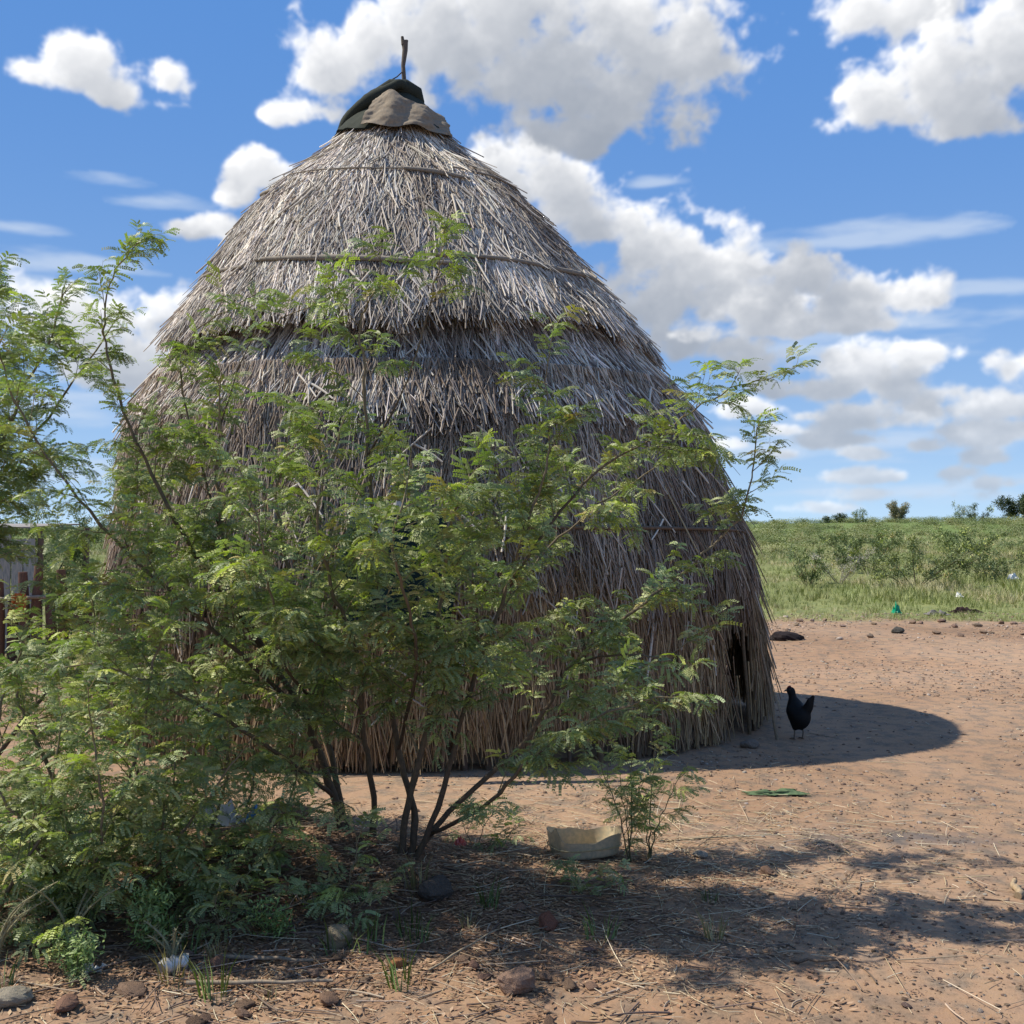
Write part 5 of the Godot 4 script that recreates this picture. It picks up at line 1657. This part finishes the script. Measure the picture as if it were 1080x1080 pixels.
	# pale spiny weeds at the lower left
	for w in [[-1.84, -3.95, 0.42, "pale spiny weed arching at the lower left edge"], [-1.62, -4.05, 0.5, "pale spiny weed standing before the low dense shrub"], [-1.22, -3.98, 0.24, "short pale spiny weed behind the crushed can"]]:
		var t := thing("spiny_weed", on_ground(w[0], w[1]))
		tag(t, w[3], "weed", "pale spiny weeds")
		for k in 4:
			var a := rf(0, TAU)
			var hgt: float = w[2] * rf(0.6, 1.0)
			var sb := MB.new()
			var sp := PackedVector3Array()
			var sr := PackedFloat32Array()
			for i in 9:
				var f := i / 8.0
				sp.append(Vector3(cos(a) * hgt * 0.55 * f * f, hgt * (f - 0.25 * f * f) - 0.01, sin(a) * hgt * 0.4 * f * f))
				sr.append(0.007 * (1.0 - 0.7 * f))
			sb.tube(sp, sr, 6, Color(0.40, 0.38, 0.22), true, 0.1)
			for i in 60:
				var f := rf(0.08, 0.97) * 8.0
				var q := mini(7, int(f))
				var c := sp[q].lerp(sp[q + 1], f - q)
				var d := (rdir() + Vector3(0, 0.3, 0)).normalized() * rf(0.012, 0.03)
				sb.tube(PackedVector3Array([c, c + d]), PackedFloat32Array([0.0016, 0.0004]), 3, Color(0.46, 0.44, 0.26), false)
			part("stalk", sb.mesh(M.bark), t)
	# broad-leaved weeds at the lower left
	var lw := spray_mesh(46, 0.085, 0.034, 71, M.leaf)
	for w in [[-1.95, -4.02, 1.0, "bright leafy weed at the left edge below the low shrubs"], [-1.52, -3.86, 0.9, "bright leafy weed beside the white plastic scrap"], [-1.36, -4.12, 1.15, "leafy weed standing behind the crushed can"], [-0.92, -4.25, 0.8, "small leafy weed left of the tan mud brick"], [-1.72, -4.3, 1.3, "leafy weed at the foot of the corner shrub"]]:
		var t := thing("leafy_weed", on_ground(w[0], w[1]))
		tag(t, w[3], "weed", "leafy weeds at the lower left")
		var xs := []
		var cs := []
		for k in 5:
			var tip: Vector3 = Vector3(rf(-0.08, 0.08), rf(0.1, 0.2), rf(-0.06, 0.06)) * w[2]
			var sb := MB.new()
			sb.tube(PackedVector3Array([Vector3(0, -0.01, 0), tip * 0.5 + rdir() * 0.01, tip]), PackedFloat32Array([0.004, 0.003, 0.0015]), 5, Color(0.2, 0.22, 0.09), false)
			part("stalk", sb.mesh(M.bark), t)
			for q in 3:
				xs.append(Transform3D(Basis.from_euler(Vector3(rf(-0.5, 0.5), rf(0, TAU), rf(-0.5, 0.5))).scaled(Vector3.ONE * rf(0.5, 0.9) * w[2]), tip * lerpf(0.45, 1.0, q / 2.0)))
				cs.append(tint(Color(0.27, 0.36, 0.13), 0.25))
		many("foliage", lw, xs, cs, t)
	# grassy weeds on the ground under the shrubs
	var tf := tuft_mesh(22, 0.25, 33, 0.016)
	var tf2 := tuft_mesh(14, 0.35, 34, 0.022)
	for k in 34:
		var x := rf(-2.2, -0.35) if k < 28 else rf(-0.3, 0.9)
		var z := -rf(3.7, 4.9)
		var s := rf(0.07, 0.2)
		var m: StandardMaterial3D = M.grass.duplicate()
		m.albedo_color = tint(Color(0.11, 0.16, 0.045) if k % 3 else Color(0.3, 0.27, 0.14), 0.25).linear_to_srgb()
		var o := part("weed_tuft", tf if k % 2 else tf2, self, Transform3D(Basis(Vector3.UP, rf(0, TAU)).scaled(Vector3(s, s, s)), on_ground(x, z, -0.005)))
		o.material_override = m
		tag(o, "small tuft of grassy weed on the littered ground", "weed", "grassy weeds under the shrubs")


# ------------------------------------------------------------------ all of it
func _ready() -> void:
	rng.seed = 2024
	wob.seed = 5
	wob.noise_type = FastNoiseLite.TYPE_SIMPLEX_SMOOTH
	wob.fractal_octaves = 3
	wob.frequency = 0.02
	var cam := Camera3D.new()
	cam.name = "camera"
	cam.fov = 50.0
	cam.near = 0.05
	cam.far = 4000.0
	cam.position = Vector3(0, 1.6, 0)
	cam.rotation_degrees = Vector3(0.89, 0, 0)
	add_child(cam)
	var env := Environment.new()
	env.background_mode = Environment.BG_SKY
	env.sky = Sky.new()
	env.sky.sky_material = make_sky()
	env.tonemap_mode = Environment.TONE_MAPPER_LINEAR
	env.tonemap_exposure = 1.5
	env.background_energy_multiplier = 0.78
	env.sdfgi_enabled = true
	env.ssao_enabled = true
	env.ssil_enabled = true
	var we := WorldEnvironment.new()
	we.name = "environment"
	we.environment = env
	add_child(we)
	var sun := DirectionalLight3D.new()
	sun.name = "sun"
	sun.light_energy = 1.38
	sun.light_color = Color(1.0, 0.965, 0.90)
	sun.light_angular_distance = 0.5
	sun.shadow_enabled = true
	sun.basis = Basis.looking_at(Vector3(0.765, -1.0, 0.115).normalized(), Vector3.UP)
	add_child(sun)
	print("sky done ", Time.get_ticks_msec())
	make_materials()
	make_ground()
	print("ground done ", Time.get_ticks_msec())
	make_hut()
	make_cap()
	print("hut done ", Time.get_ticks_msec())
	make_shrubs()
	print("shrubs done ", Time.get_ticks_msec(), " leaves ", leaf_total)
	make_field()
	print("field done ", Time.get_ticks_msec(), " leaves ", leaf_total)
	make_hen()
	make_litter()
	make_things()
	print("all done ", Time.get_ticks_msec())
